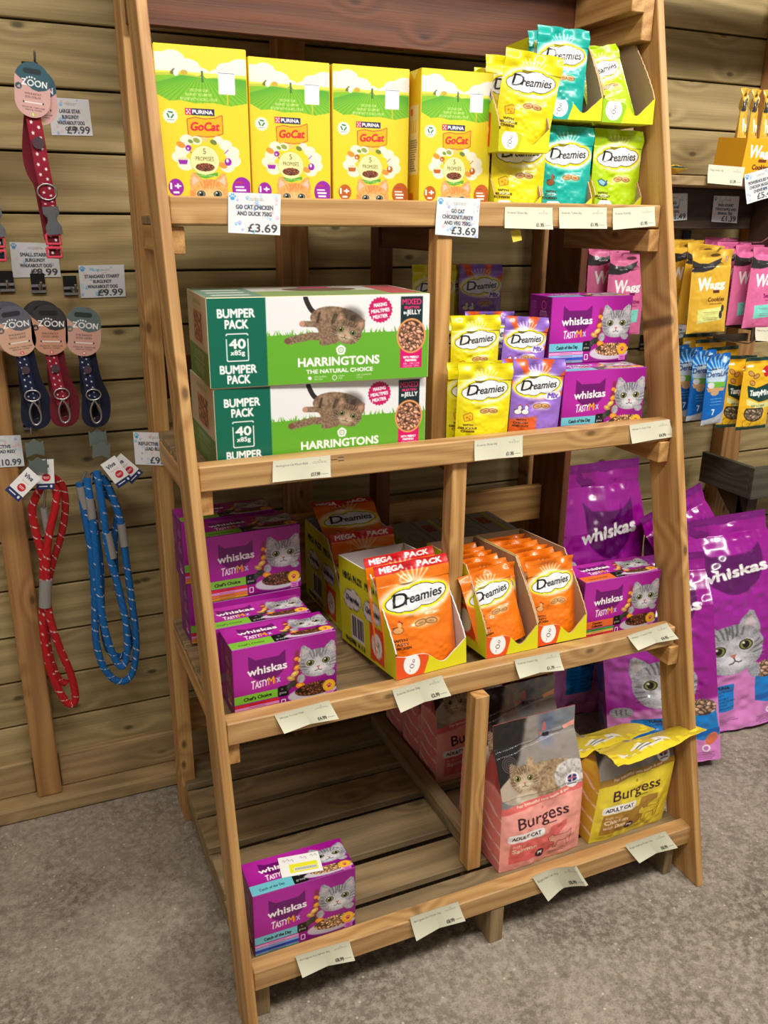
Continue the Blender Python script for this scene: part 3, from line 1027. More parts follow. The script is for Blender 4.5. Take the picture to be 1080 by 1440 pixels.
def gocat(acc, word):
    W, H = 148, 275
    A = Art(W, H, .95, YEL)
    A.rect(0, 0, W, 50, rgb(236, 216, 60))
    cl = rgb(232, 230, 222)
    for cx, cy, rx, ry in ((8, 28, 22, 16), (28, 22, 20, 14), (50, 32, 22, 12), (66, 42, 22, 10), (140, 30, 24, 15), (118, 34, 20, 12), (104, 42, 18, 9), (20, 40, 30, 12)):
        A.ell(cx, cy, rx, ry, cl)
    A.rect(0, 41, W, 60, rgb(250, 230, 90)); A.ell(30, 52, 50, 9, rgb(190, 200, 60)); A.ell(125, 54, 50, 9, rgb(170, 200, 60))
    m = A.m_poly([(0, 49), (40, 46), (80, 49), (148, 47), (148, 86), (120, 92), (90, 88), (60, 90), (38, 86), (20, 88), (0, 78)])
    A.put(m, rgb(126, 190, 40))
    for i in range(-14, 26):
        A.put(A.m_stroke([(74 + i * 2.0, 46), (74 + i * 12, 92)], 1.6) & m, rgb(84, 166, 44), .8)
    A.poly([(24, 42), (30, 36), (36, 42), (36, 46), (24, 46)], rgb(110, 110, 40)); A.ell(33, 43, 4, 5, WHT)
    A.ell(46, 42, 6, 4, rgb(200, 170, 60)); A.rect(73, 42, 77, 56, rgb(70, 120, 50)); A.ell(75, 40, 2, 2.4, rgb(70, 120, 50)); A.stroke([(70, 47), (75, 44), (80, 50)], 1.2, rgb(70, 120, 50))
    A.rect(101, 39, 128, 73, WHT, 1); A.rect(101, 39, 128, 40, rgb(60, 70, 150)); A.rect(114, 73, 116, 90, rgb(220, 190, 40))
    for i, t in enumerate(('DISCOVER OUR', 'JOURNEY TO SUPPORT', 'REGENERATIVE AGRICULTURE')):
        A.text(t, 68, 71 + i * 7.2, 4.2, rgb(238, 246, 190), w=(30, 44, 60)[i], align='c', bold=.25)
    # recycling star
    A.poly(star_pts(20, 112, 13, 16, .78), (.97, .97, .94))
    for a in (0, 2.1, 4.2):
        A.stroke([(20 + 5 * math.cos(a), 110 + 5 * math.sin(a)), (20 + 5 * math.cos(a + 1.3), 110 + 5 * math.sin(a + 1.3))], 2.6, rgb(20, 120, 70))
    A.rect(14, 118, 26, 119, rgb(20, 120, 70))
    # maker's bar
    A.rect(44, 98, 92, 109, rgb(40, 34, 80)); A.rect(44, 98, 54, 109, rgb(210, 40, 80))
    for a, b2 in ((46, 100), (50.5, 100), (48.2, 102.8), (46, 105.4), (50.5, 105.4)): A.rect(a, b2, a + 2.2, b2 + 2.2, WHT)
    A.text('PURINA', 56, 106.7, 6, WHT, w=33, bold=.5)
    fl_ = [(47, 116), (60, 113), (75, 115), (92, 113), (104, 108), (104, 137), (92, 142), (75, 143), (60, 142), (48, 148)]
    A.put(A.dil(A.m_poly(fl_), 1.2), rgb(190, 40, 50)); A.poly(fl_, rgb(246, 180, 20))
    A.text('GoCat', 51, 134, 13, rgb(215, 25, 45), w=47, bold=1.0, shear=.2, rot=.03)
    for cx, cy, r in ((44, 150, 11), (36, 166, 12), (30, 178, 12), (40, 190, 13), (108, 156, 11), (118, 168, 13), (120, 182, 13), (110, 192, 12), (60, 150, 9), (96, 148, 8)):
        A.ell(cx, cy, r, r * .8, (.95, .93, .84))
    for x, y, rr, cc in ((34, 158, 5, (230, 150, 50)), (45, 176, 0, 0), (60, 150, 4, (150, 160, 80)), (88, 152, 4, (110, 130, 60)), (102, 190, 5, (230, 150, 60)), (74, 148, 4, (226, 200, 120)), (50, 152, 3, (120, 150, 60))):
        if rr: A.ell(x, y, rr * 1.5, rr, rgb(*cc), .4)
    A.ell(46, 163, 5, 5, acc); A.text('v', 44, 165.5, 4, WHT, bold=.4); A.poly([(48, 168), (56, 172), (52, 176)], acc)
    A.ell(36, 182, 8, 3.6, (.85, .85, .7)); A.poly([(28, 183), (44, 183), (42, 190), (30, 190)], acc)
    A.put(A.m_ell(111, 184, 6, 6.4), acc); A.ell(110, 182, 2, 3, WHT); A.stroke([(106, 170), (112, 164)], 1.6, acc)
    A.ell(72, 183, 24.5, 25.5, rgb(200, 190, 70)); A.ell(72, 183, 23.4, 24.4, rgb(244, 240, 170))
    A.text('5', 72, 172, 9, rgb(60, 60, 30), align='c'); A.text('PROMISES', 72, 183.5, 7, rgb(60, 60, 30), w=30, align='c')
    food(A, A.m_ell(72, 194, 16, 7), rgb(150, 80, 55), 5, 3)
    A.poly([(50, 203), (72, 207), (93, 202), (93, 208), (72, 213), (52, 209)], rgb(90, 170, 40)); A.text('NO ARTIFICIAL COLOURS', 72, 209.5, 2.2, WHT, w=34, align='c')
    A.ell(22, 229, 12.5, 14.5, acc); A.text('1+', 13, 232, 10, WHT, w=17, bold=1.1); A.rect(17, 236, 27, 239, WHT)
    A.ell(133, 230, 17, 21, acc)
    A.rect(122, 217, 134, 219.5, rgb(190, 60, 60)); A.rect(121, 225, 137, 227, WHT); A.rect(122, 230, 140, 233, WHT); A.rect(124, 236, 139, 239, WHT)
    cat_face(A, 77, 240, 33, GINGER, seed=13, sq=.95)
    A.ell(86, 259, 7, 6, rgb(236, 110, 120), .5)
    A.text('ADULT', 12, 251, 4, rgb(120, 40, 60), w=22, bold=.3)
    return A.out()


def gocat_side():
    A = Art(56, 254, 1.3, rgb(240, 196, 30))
    A.rect(8, 58, 48, 178, rgb(244, 222, 150))
    A.rect(12, 64, 22, 76, rgb(220, 120, 40), 4)
    for x in (12, 22, 32): A.rect(x, 84, x + 6, 106, rgb(240, 200, 60))
    for i in range(14): A.rect(12, 118 + i * 4, 40 + random.uniform(-10, 4), 119.4 + i * 4, rgb(70, 60, 50))
    A.rect(12, 210, 30, 244, rgb(220, 110, 20), 5)
    A.poly([(8, 0), (26, 16), (44, 0)], rgb(250, 240, 120))
    return A.out()


GP = gocat(rgb(150, 30, 170), 'duck')
GO = gocat(rgb(190, 95, 30), 'turkey')
GS = gocat_side()
gb = [('p', .000, .397, -1.6, 'yellow cat food carton with purple spots, leftmost on the top shelf, beside the left leg'),
      ('p', .165, .446, 1.5, 'purple-spotted yellow carton, second along the top shelf, partly behind a price card'),
      ('o', .317, .448, -2.0, 'yellow cat food carton with brown spots, third along the top shelf, no card on it'),
      ('o', .475, .415, -.6, 'yellow cat food carton with brown spots, last of four and next to the treat pouches')]
protos = {}
for kk, x, y, yaw, lab in gb:
    if kk not in protos:
        o = carton('dry_cat_food_carton', .148, .056, .254, GP if kk == 'p' else GO, np.array(rgb(250, 226, 40)), GS, rgb(236, 200, 30))
        protos[kk] = o
    else:
        o = protos[kk].copy(); COL.objects.link(o)
    o.location = (x, y, S_[1] + .001); o.rotation_euler = (0, 0, math.radians(yaw))
    tag(o, lab, 'cat food box', 'yellow cartons on the top shelf')

# ================================================================== bumper packs
def harr():
    W, H = 395, 149
    A = Art(W, H, 1.05, rgb(240, 240, 242))
    G1 = rgb(104, 178, 46)
    A.rect(97, 64, W, H, G1)
    for i in range(150):
        x = random.uniform(97, W); hh = random.uniform(3, 13) * (1 if (x < 175 or x > 245) else .8)
        dx = random.uniform(-4, 5)
        A.poly([(x - 1.5, 66), (x + 1.5, 66), (x + dx, 66 - hh)], G1)
    A.rect(0, 0, 98, H, rgb(0, 104, 82))
    for (t, y, w) in (('BUMPER', 32, 62), ('PACK', 50, 38), ('BUMPER', 125, 62), ('PACK', 142, 38)):
        A.text(t, 48, y, 13.5, WHT, w=w, bold=1.1, align='c')
    A.put(A.m_rect(29, 58, 67, 105, 3) & ~A.m_rect(30.8, 59.8, 65.2, 103.2, 2), WHT)
    A.rect(28, 62, 31.6, 67, rgb(0, 104, 82)); A.rect(64.4, 62, 68, 67, rgb(0, 104, 82))
    A.text('40', 48, 83, 15, WHT, w=27, bold=1.2, align='c'); A.text('x85g', 48, 94, 7.5, WHT, w=24, bold=.8, align='c')
    # tabby cat lying on its side
    T = TABBY[:3]
    A.put(A.m_stroke([tuple(q) for q in spline([(167, 3), (171, 13), (178, 24), (190, 32), (202, 35)], 24)], 8.5), rgb(44, 40, 40))
    fur(A, A.m_ell(224, 44, 50, 25, .2), *T, 21, 4)
    A.soft(A.m_ell(250, 36, 22, 16, .3), 4, rgb(60, 50, 44), .6)
    fur(A, A.m_stroke([(206, 70), (175, 67), (136, 74)], 13), *T, 22); fur(A, A.m_stroke([(200, 52), (182, 47), (162, 46)], 10), *T, 23)
    A.ell(160, 46, 5, 5, rgb(200, 150, 130)); A.ell(134, 74, 6, 5, rgb(120, 85, 60))
    fur(A, A.m_poly([(184, 48), (210, 36), (226, 60), (222, 82), (198, 82)]), *T, 24)
    for i in range(14):
        a = random.uniform(0, 1)
        A.soft(A.m_stroke([(190 + 70 * a, 28 + 8 * a), (186 + 68 * a, 44 + 6 * a)], 3), .5, rgb(56, 44, 36), .6)
    cat_face(A, 240, 61, 28, TABBY, seed=31, sq=.85, tilt=.35)
    fur(A, A.m_ell(200, 79, 10, 6), *T, 26)
    # grass in front of the paws
    A.rect(98, 84, 300, 86, G1)
    # emblem, name
    A.ell(229, 93, 8.5, 8.5, WHT); A.poly(star_pts(229, 93, 10, 5, .72), WHT); A.ell(229, 93, 5, 5, G1); A.ell(229, 93, 3.6, 3.6, WHT); A.ell(229, 93, 1.2, 1.2, G1)
    A.text('HARRINGTONS', 152, 119, 14, WHT, w=148, bold=1.4); A.text('THE NATURAL CHOICE', 166, 132, 6.6, WHT, w=122, bold=.7)
    for x, t1, t2 in ((180, '100% ANIMAL', 'PROTEIN'), (224, 'GRAIN', 'FREE'), (258, '100% COMPLETE', 'FOOD')):
        A.text(t1, x, 139.5, 2.6, WHT, bold=.25); A.text(t2, x, 144, 2.6, WHT, bold=.25)
    A.ell(172, 140, 3.5, 3, WHT, .6); A.put(A.m_ell(217, 141, 4.5, 4.5) & ~A.m_ell(217, 141, 3.4, 3.4), WHT)
    A.poly(star_pts(302, 26, 23, 22, .9), rgb(206, 20, 98))
    for i, t in enumerate(('MAKING', 'MEALTIMES', 'MEATIER')):
        A.text(t, 302, 20 + i * 10, 5.8, WHT, w=(24, 34, 27)[i], bold=.5, align='c', rot=.1)
    A.rect(340, 4, 382, 62, rgb(18, 44, 48)); A.rect(340, 62, 382, 130, rgb(222, 10, 110))
    A.text('MIXED', 361, 18, 9.5, rgb(240, 50, 120), w=36, bold=1, align='c'); A.text('SELECTION', 361, 25, 3.8, rgb(240, 50, 120), w=28, bold=.4, align='c')
    A.text('IN', 346, 34.5, 4, WHT, bold=.4); A.text('JELLY', 352, 35, 7.6, WHT, w=26, bold=.7)
    A.ell(361, 73, 28, 31, rgb(232, 160, 100)); A.ell(361, 73, 24.5, 27.5, rgb(96, 44, 34)); food(A, A.m_ell(361, 73, 24, 27), rgb(214, 150, 120), 8, 5)
    A.text('WITH FRESHLY', 361, 113, 3.6, WHT, w=30, bold=.4, align='c'); A.text('PREPARED', 361, 118.5, 3.6, WHT, w=22, bold=.4, align='c')
    A.text('-BEEF -CHICKEN', 361, 124, 3.4, WHT, w=32, bold=.3, align='c'); A.text('-SALMON -TUNA', 361, 128.6, 3.4, WHT, w=32, bold=.3, align='c')
    top = Art(W, 215, 2.5, rgb(214, 214, 206))
    top.rect(0, 0, 98, 215, rgb(120, 158, 140)); top.rect(98, 110, W, 215, rgb(150, 176, 110)); top.rect(130, 0, W, 90, rgb(206, 202, 190))
    top.ell(230, 80, 70, 40, rgb(120, 100, 84)); top.rect(330, 20, 388, 190, rgb(196, 96, 100)); top.rect(200, 20, 260, 60, rgb(200, 80, 120))
    for y in (60, 110, 160): top.rect(16, y, 82, y + 22, rgb(214, 226, 220))
    side = Art(215, H, 1.8, rgb(196, 180, 150))
    side.rect(0, 92, 215, H, rgb(84, 128, 44)); side.rect(70, 30, 160, 82, rgb(176, 96, 72))
    food(side, side.m_rect(72, 32, 158, 80), rgb(190, 120, 90), 4, 10)
    side.text('HARRINGTONS', 110, 18, 8, rgb(90, 120, 50), w=90, bold=.6, align='c'); side.fine(110, 100, 120, (.9, .9, .8), 8, 5, 1.6)
    return A.out(), top.out(), side.out()


HF, HT, HS = harr()
o = carton('pouch_bumper_pack', .395, .215, .149, HF, HT, HS, rgb(200, 190, 160))
o.location = (.043, .297, S_[2] + .001); o.rotation_euler = (0, 0, math.radians(-1.1))
tag(o, 'lower green and white bumper carton with lying cat, cut by the front rail', 'cat food box', 'bumper cartons stacked on the second shelf')
o2 = o.copy(); COL.objects.link(o2); o2.location = (.0385, .295, S_[2] + .0015 + .149); o2.rotation_euler = (0, 0, math.radians(-3.2))
tag(o2, 'upper green and white bumper carton with lying cat, top of the stack', 'cat food box', 'bumper cartons stacked on the second shelf')

# ================================================================== treat pouches
def cloud(A, cx, cy, w, h, c, grow=0):
    m = np.zeros((A.H, A.W), bool)
    for x, y, rx, ry in ((0, 0, .40, .36), (-.33, .04, .18, .30), (.34, -.02, .17, .30), (-.2, -.2, .2, .26), (.1, -.24, .22, .26), (-.12, .22, .2, .26), (.18, .2, .2, .26), (.28, .12, .16, .26), (-.3, .2, .12, .2)):
        m |= A.m_ell(cx + x * w, cy + y * h - x * w * .12, rx * w + grow, ry * h + grow)
    return A.put(m, c)


def dreamies(base, kind, mega=False):
    W, H = 95, 165
    A = Art(W, H, .85, base)
    dk = tuple(np.array(base) * .82)
    if kind == 'mix':
        for i in range(5):
            a0 = -PI * (i + .6) / 5.4
            A.poly([(50, 80), (50 + 200 * math.cos(a0), 80 + 200 * math.sin(a0)), (50 + 200 * math.cos(a0 + .22), 80 + 200 * math.sin(a0 + .2))], rgb(236, 96, 36))
        A.soft(A.m_poly([(0, 118), (46, 112), (46, H), (0, H)]), 2, rgb(236, 96, 20), .9)
    y0 = 22 if mega else 12
    if mega:
        A.rect(0, 0, W, 15, rgb(212, 26, 36)); A.text('MEGA', 7, 11.5, 7.5, WHT, w=31, bold=1.1); A.text('PACK', 56, 11.5, 7.5, WHT, w=30, bold=1.1)
        A.stroke([(42, 8), (46, 6), (48, 9), (53, 7)], 1, rgb(160, 20, 30))
    else:
        A.rect(0, 9.5, W, 10.2, dk)
    for i in range(7):
        a0 = -PI / 2 + (i - 3) * .22
        A.soft(A.m_stroke([(48 + 12 * math.cos(a0), 42 + 12 * math.sin(a0)), (48 + 31 * math.cos(a0), 42 + 31 * math.sin(a0))], 2.2), .7, WHT, .7)
    cy = 58 if mega else 52
    A.soft(A.m_ell(48, cy, 47, 27), 3, (1, 1, .92), .9)
    cloud(A, 48, cy, 78, 36, rgb(252, 236, 20), 4.2)
    cloud(A, 48, cy, 78, 36, BLK, 1.0)
    cloud(A, 48, cy, 78, 36, rgb(244, 246, 250))
    A.text('D', 16, cy + 10, 20, BLK, bold=.7, shear=.22, rot=.08)
    A.text('reamies', 32, cy + 8, 14, BLK, w=49, bold=.45, shear=.25, rot=.1)
    if kind == 'mix':
        cloud(A, 76, cy + 20, 30, 15, rgb(240, 240, 252), 1); A.text('Mix', 66, cy + 25, 10, rgb(110, 70, 190), w=20, bold=1, shear=.2)
    cx, cy2 = 55, 92 if not mega else 98
    A.soft(A.m_ell(cx, cy2, 17, 8), 2, (1, .97, .85), .6)
    for sg in (-1, 1):
        A.ell(cx + sg * 7, cy2, 8.5, 5, rgb(150, 96, 50), sg * .25); A.ell(cx + sg * 7, cy2, 6.8, 3.6, rgb(224, 178, 120), sg * .25); A.ell(cx + sg * 7, cy2 + .5, 4, 1.8, rgb(186, 132, 80), sg * .25)
    ink = rgb(70, 40, 20)
    txt = {'chicken': ('WITH', 'TASTY', 'CHICKEN'), 'cheese': ('WITH', 'DELICIOUS', 'CHEESE'), 'turkey': ('WITH', 'TASTY', 'TURKEY'), 'tuna': ('WITH', 'HEAVENLY', 'TUNA'), 'mix': ('WITH', 'CHICKEN', 'AND DUCK')}[kind]
    for i, t in enumerate(txt):
        A.text(t, 19, 121 + i * 6, 3.8, ink, w=6 + 2.6 * len(t), bold=.4, align='c', rot=-.03)
    if kind in ('chicken', 'turkey', 'mix'):
        for dx in ((0,) if kind != 'mix' else (-5, 7)):
            cc = (WHT if kind == 'mix' else rgb(240, 180, 110)) if kind != 'turkey' else rgb(150, 90, 50)
            A.poly([(11 + dx, 98), (16 + dx, 106), (22 + dx, 100), (25 + dx, 92), (22 + dx, 90), (18 + dx, 97)], ink)
            A.ell(18 + dx, 103, 6.5, 5.5, ink); A.ell(18 + dx, 103, 5.8, 4.8, cc); A.ell(20.5 + dx, 95, 2.8, 4.4, cc); A.ell(20.5 + dx, 89.5, 1.6, 1.6, rgb(210, 40, 30))
    elif kind == 'cheese':
        A.poly([(10, 99), (22, 93), (27, 97), (27, 109), (13, 113)], rgb(170, 120, 20)); A.poly([(11.5, 100), (22, 95), (25.6, 98), (25.4, 108), (14, 111)], rgb(250, 196, 40))
        for q in ((17, 104, 1.8), (22, 101, 1.4), (21, 107, 1.6)): A.ell(q[0], q[1], q[2], q[2], rgb(200, 140, 20))
    else:
        A.poly([(9, 96), (15, 92), (23, 97), (27, 94), (26, 104), (21, 107), (13, 104)], rgb(40, 90, 130)); A.poly([(11, 97), (15, 94), (23, 99), (20, 105), (14, 102)], rgb(150, 200, 230))
    A.rect(0, 158, W, 158.6, dk)
    A.fine(20, 145, 26, tuple(np.array(base) * .5), 3, 2.6, .8)
    return A.out()


C_OR, C_YE, C_TU, C_GR, C_PU = rgb(246, 124, 18), rgb(236, 220, 16), rgb(12, 172, 160), rgb(176, 212, 16), rgb(150, 110, 208)
PA = {'chicken': (dreamies(C_OR, 'chicken'), C_OR), 'cheese': (dreamies(C_YE, 'cheese'), C_YE), 'turkey': (dreamies(C_TU, 'turkey'), C_TU),
      'tuna': (dreamies(C_GR, 'tuna'), C_GR), 'mix': (dreamies(C_PU, 'mix'), C_PU), 'mega': (dreamies(C_OR, 'chicken', True), C_OR)}


def pouch_surface(w, h, t, nu, nv, seal=.09, seed=0, bottom=True, taper=.03):
    u = np.linspace(-1, 1, nu)[None, :]
    v = np.linspace(1, 0, nv)[:, None]            # top row first
    vb = np.clip((1 - seal - v) / (1 - seal), 0, 1)
    prof = np.sqrt(np.clip(vb, 0, 1)) * (1 if bottom else 1) * np.where(vb > .82 if not bottom else vb > 2, np.clip((1 - vb) / .18, 0, 1) ** .5, 1)
    if bottom:
        prof = prof * (0.55 + .45 * np.sin(np.clip(vb * 1.15, 0, 1) * PI / 2))
    T = t * prof * (1 - np.abs(u) ** 3.2)
    n = noise2(nv, nu, max(nu, nv) / 9, 50 + seed) - .5
    n2 = noise2(nv, nu, max(nu, nv) / 26, 70 + seed) - .5
    T = T + (n * t * .34 + n2 * t * .12) * (1 - np.abs(u) ** 4) * np.minimum(prof * 2, 1)
    X = u * w / 2 * (1 - taper * prof) + 0 * v
    Z = v * h + 0 * u
    bend = (n * .012 * (v > .8))
    return X, Z, np.maximum(T, 0.0007), bend


def make_pouch(name, w, h, t, art, base, mat=None, seed=0, back=None, bottom=True, hole=False):
    g = GM()
    ny, nx = art.shape[:2]
    X, Z, T, B = pouch_surface(w, h, t, nx, ny, seed=seed, bottom=bottom)
    front = np.stack([X, -T + B, Z], -1)
    g.grid(front, art, 0, smooth=True)
    X2, Z2, T2, B2 = pouch_surface(w, h, t, 15, 21, seed=seed, bottom=bottom)
    iy = np.linspace(0, ny - 1, 21).astype(int); ix = np.linspace(0, nx - 1, 15).astype(int)
    Bq = B[iy][:, ix]
    Tq = T[iy][:, ix]
    backP = np.stack([X2, Tq * .9 + Bq, Z2], -1)
    g.grid(backP, np.array(back if back is not None else np.array(base) * .9), 0, flip=True, smooth=True)
    # bottom gusset and side seams
    f0 = front[-1][ix]; b0 = backP[-1]
    g.grid(np.stack([f0, b0]), np.array(base) * .7, 0)
    for c in (0, -1):
        g.grid(np.stack([front[iy][:, c], backP[:, c]], 1), np.array(base) * .9, 0, flip=(c == 0))
    g.grid(np.stack([backP[0], front[0][ix]]), np.array(base) * .9, 0)
    return g.build(name, [mat or FILM])


_pp = {}


def pouch(kind, base, yaw=0, tilt=0, roll=0, label=None, group=None, sc=1.0, seed=0):
    kk = (kind, seed)
    if kk not in _pp:
        art, col = PA[kind]
        o = make_pouch('cat_treat_pouch', .108 if kind != 'mega' else .150, .152 if kind != 'mega' else .198, .013 if kind != 'mega' else .018, art, col, seed=seed)
        _pp[kk] = o
    else:
        o = _pp[kk].copy(); COL.objects.link(o)
    M = Matrix.Rotation(math.radians(yaw), 4, 'Z') @ Matrix.Rotation(-math.radians(tilt), 4, 'X') @ Matrix.Rotation(math.radians(roll), 4, 'Y')
    o.matrix_world = Matrix.Translation(base) @ M @ Matrix.Scale(sc, 4)
    return tag(o, label, 'treat pouch', group)


# ------------------------------------------------------------------ shelf-ready trays
CARDIN = rgb(176, 146, 112)
TYEL = rgb(226, 222, 20)


def side_art(W, H, mega):
    A = Art(W, H, 2.0, TYEL)
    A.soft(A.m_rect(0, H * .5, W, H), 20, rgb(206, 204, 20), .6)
    if mega:
        A.text('MEGA PACK', 20, 42, 14, BLK, w=88, bold=1.6); A.text('MEGA PACK', 122, 42, 14, BLK, w=88, bold=1.6)
        for cx, t in ((60, 'Dreamies'), (150, 'Catisfactions')):
            cloud(A, cx, 82, 78, 44, (.35, .35, .3), 2); cloud(A, cx, 82, 78, 44, rgb(226, 224, 220)); A.text(t, cx, 88, 13, BLK, w=60, bold=1, align='c', shear=.2)
        A.rect(50, 112, 110, 168, (.92, .9, .9))
        for i in range(18): A.rect(54 + i * 3, 116, 55.6 + i * 3, 160, BLK)
        A.rect(135, 108, 195, 182, rgb(226, 76, 20)); A.ell(165, 146, 22, 26, rgb(236, 232, 226))
        A.put(A.m_ell(165, 152, 9, 7), BLK); A.ell(165, 152, 7.6, 5.6, WHT); A.ell(171, 142, 4, 5, BLK); A.ell(171, 142, 2.8, 3.8, WHT)
        A.text('4x200g  x 12', 20, 180, 9, BLK, w=90, bold=.8)
    else:
        cloud(A, W * .62, 60, 90, 56, (.35, .35, .3), 3); cloud(A, W * .62, 60, 90, 56, rgb(226, 224, 220)); A.text('Dreamies', W * .62, 68, 16, BLK, w=70, bold=1, align='c', shear=.2)
        A.rect(W * .5, 100, W * .82, 175, rgb(226, 76, 20)); A.ell(W * .66, 138, 24, 28, rgb(236, 232, 226))
    return A.out()


def lip_art(W, H, col):
    A = Art(W, H, 1.0, TYEL)
    A.put(A.m_poly([(0, 0), (W * .44, 0), (W * .46, H * .45), (W * .38, H), (0, H)]), col)
    A.ell(W * .22, H * .52, H * .36, H * .38, WHT)
    A.put(A.m_ell(W * .22, H * .6, 5, 4), BLK); A.ell(W * .22, H * .6, 4, 3, WHT); A.ell(W * .245, H * .42, 2.6, 3.2, BLK); A.ell(W * .245, H * .42, 1.7, 2.2, WHT)
    A.stroke([(W * .19, H * .72), (W * .19, H * .8)], .8, BLK)
    return A.out()


def make_tray(name, w, d, h, hl, cut, sart, lart, inner=CARDIN, t=.0028, outer=TYEL, sideh=None):
    """open-fronted carton: tall back and sides whose front edge slopes down to a scooped lip"""
    g = GM()
    n = 40
    hh = sideh or h
    ys = np.unique(np.concatenate([np.linspace(0, d, sart.shape[1] // 2), np.linspace(0, cut, 24)]))

    def top(y):
        q = np.clip(y / cut, 0, 1)
        return hl * 1.25 + (hh - hl * 1.25) * (q ** .85) + np.where(q < .999, .0012 * np.sin(y * 2400), 0)
    H = top(ys)
    nv = 60

    def wall(x, ysq, Hq, cols, flip):
        v = np.linspace(1, 0, nv)[:, None]
        P = np.stack([np.full((nv, len(ysq)), x), np.broadcast_to(ysq[None, :], (nv, len(ysq))), v * Hq[None, :]], -1)
        if np.ndim(cols) == 3:
            iy = np.clip(((1 - P[..., 2] / h) * (cols.shape[0] - 1)).astype(int), 0, cols.shape[0] - 1)
            ix = np.clip(((1 - P[..., 1] / d) * (cols.shape[1] - 1)).astype(int), 0, cols.shape[1] - 1)
            C = cols[iy, ix]
        else:
            C = np.asarray(cols)
        g.grid(P, C, 0, flip=flip)
    for x, sgn in ((0, 1), (w, -1)):
        wall(x, ys, H, sart, sgn > 0)
        y2 = ys[::4]; H2 = top(y2)
        wall(x + sgn * t, y2, H2, inner, sgn < 0)
        a = np.stack([np.full(len(ys), x), ys, H], -1); b2 = np.stack([np.full(len(ys), x + sgn * t), ys, H], -1)
        g.grid(np.stack([a, b2]), np.minimum(np.array(inner) * 1.15, 1), 0, flip=sgn < 0)
    # front lip with a scoop on the right
    nx, nyl = lart.shape[1], lart.shape[0]
    xs = np.linspace(0, w, nx)
    q = xs / w
    Ht = hl * (1.0 - .62 * np.exp(-((q - .66) / .17) ** 2)) + hl * .28 * np.clip((q - .86) / .14, 0, 1) ** 1.5 + hl * .12 * np.clip((.12 - q) / .12, 0, 1)
    v = np.linspace(1, 0, nyl)[:, None]
    for yy, cc, fp in ((0, 'a', False), (t, inner, True)):
        P = np.stack([np.broadcast_to(xs[None, :], (nyl, nx)), np.full((nyl, nx), yy), v * Ht[None, :]], -1)
        C = lart[np.clip(((1 - P[..., 2] / (hl * 1.3)) * (nyl - 1)).astype(int), 0, nyl - 1), np.arange(nx)[None, :].repeat(nyl, 0)] if cc == 'a' else np.array(cc)
        g.grid(P, C, 0, flip=fp)
    a = np.stack([xs, np.zeros(nx), Ht], -1); b2 = np.stack([xs, np.full(nx, t), Ht], -1)
    g.grid(np.stack([b2, a]), np.minimum(np.array(inner) * 1.2, 1), 0)
    # back and bottom
    g.quad((w, d, hh), (0, d, hh), (0, d, 0), (w, d, 0), np.array(outer)); g.quad((0, d - t, hh), (w, d - t, hh), (w, d - t, 0), (0, d - t, 0), np.array(inner))
    g.quad((0, d, hh), (w, d, hh), (w, d - t, hh), (0, d - t, hh), np.array(inner))
    g.quad((0, d, t), (w, d, t), (w, 0, t), (0, 0, t), np.array(inner) * .9); g.quad((0, 0, 0), (w, 0, 0), (w, d, 0), (0, d, 0), np.array(outer))
    return g.build(name, [MATTE])


def place_tray(o, x, y, z, yaw, tilt, label, group=None):
    M = Matrix.Translation((x, y, z)) @ Matrix.Rotation(math.radians(yaw), 4, 'Z') @ Matrix.Rotation(-math.radians(tilt), 4, 'X')
    o.matrix_world = M
    tag(o, label, 'cardboard tray', group)
    return M


GT = 'cardboard trays of treats'
LO = lip_art(125, 52, rgb(236, 84, 20))
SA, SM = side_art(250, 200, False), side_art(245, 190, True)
LM = lip_art(165, 52, rgb(236, 84, 20))
INW = rgb(206, 196, 196)
# mega pack tray, third shelf front
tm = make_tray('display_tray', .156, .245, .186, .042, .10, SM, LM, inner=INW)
Mm = place_tray(tm, .333, .172, ZR[3] + .0015, 4.0, 5.5, 'large yellow tray holding orange mega packs, standing on the third rail', GT)


def in_tray(M, kind, x, y, z, yaw, tilt, roll, label, group, seed=0, sc=1.0):
    o = pouch(kind, (0, 0, 0), 0, 0, 0, label, group, sc, seed)
    L = Matrix.Translation((x, y, z)) @ Matrix.Rotation(math.radians(yaw), 4, 'Z') @ Matrix.Rotation(-math.radians(tilt), 4, 'X') @ Matrix.Rotation(math.radians(roll), 4, 'Y') @ Matrix.Scale(sc, 4)
    o.matrix_world = M @ L
    return o


GMg = 'orange mega packs on the third shelf'
in_tray(Mm, 'mega', .076, .034, .006, -3, 7, -2, 'foremost orange mega pack standing in the large yellow tray', GMg, sc=1.04)
in_tray(Mm, 'mega', .072, .078, .020, -3, 6, -2, 'orange mega pack right behind the foremost one, only its red top showing', GMg)
# mega pack tray behind it
t2 = tm.copy(); COL.objects.link(t2)
M2 = place_tray(t2, .330, .440, S_[3] + .002, 1.0, 0, 'shaded large tray of orange mega packs at the back of the third shelf', GT)
in_tray(M2, 'mega', .078, .060, .135, 0, 63, 3, 'orange mega pack lying slanted on top of the rear tray', GMg)
in_tray(M2, 'mega', .078, .045, .006, 0, 12, 0, 'orange mega pack standing at the front of the shaded rear tray', GMg)
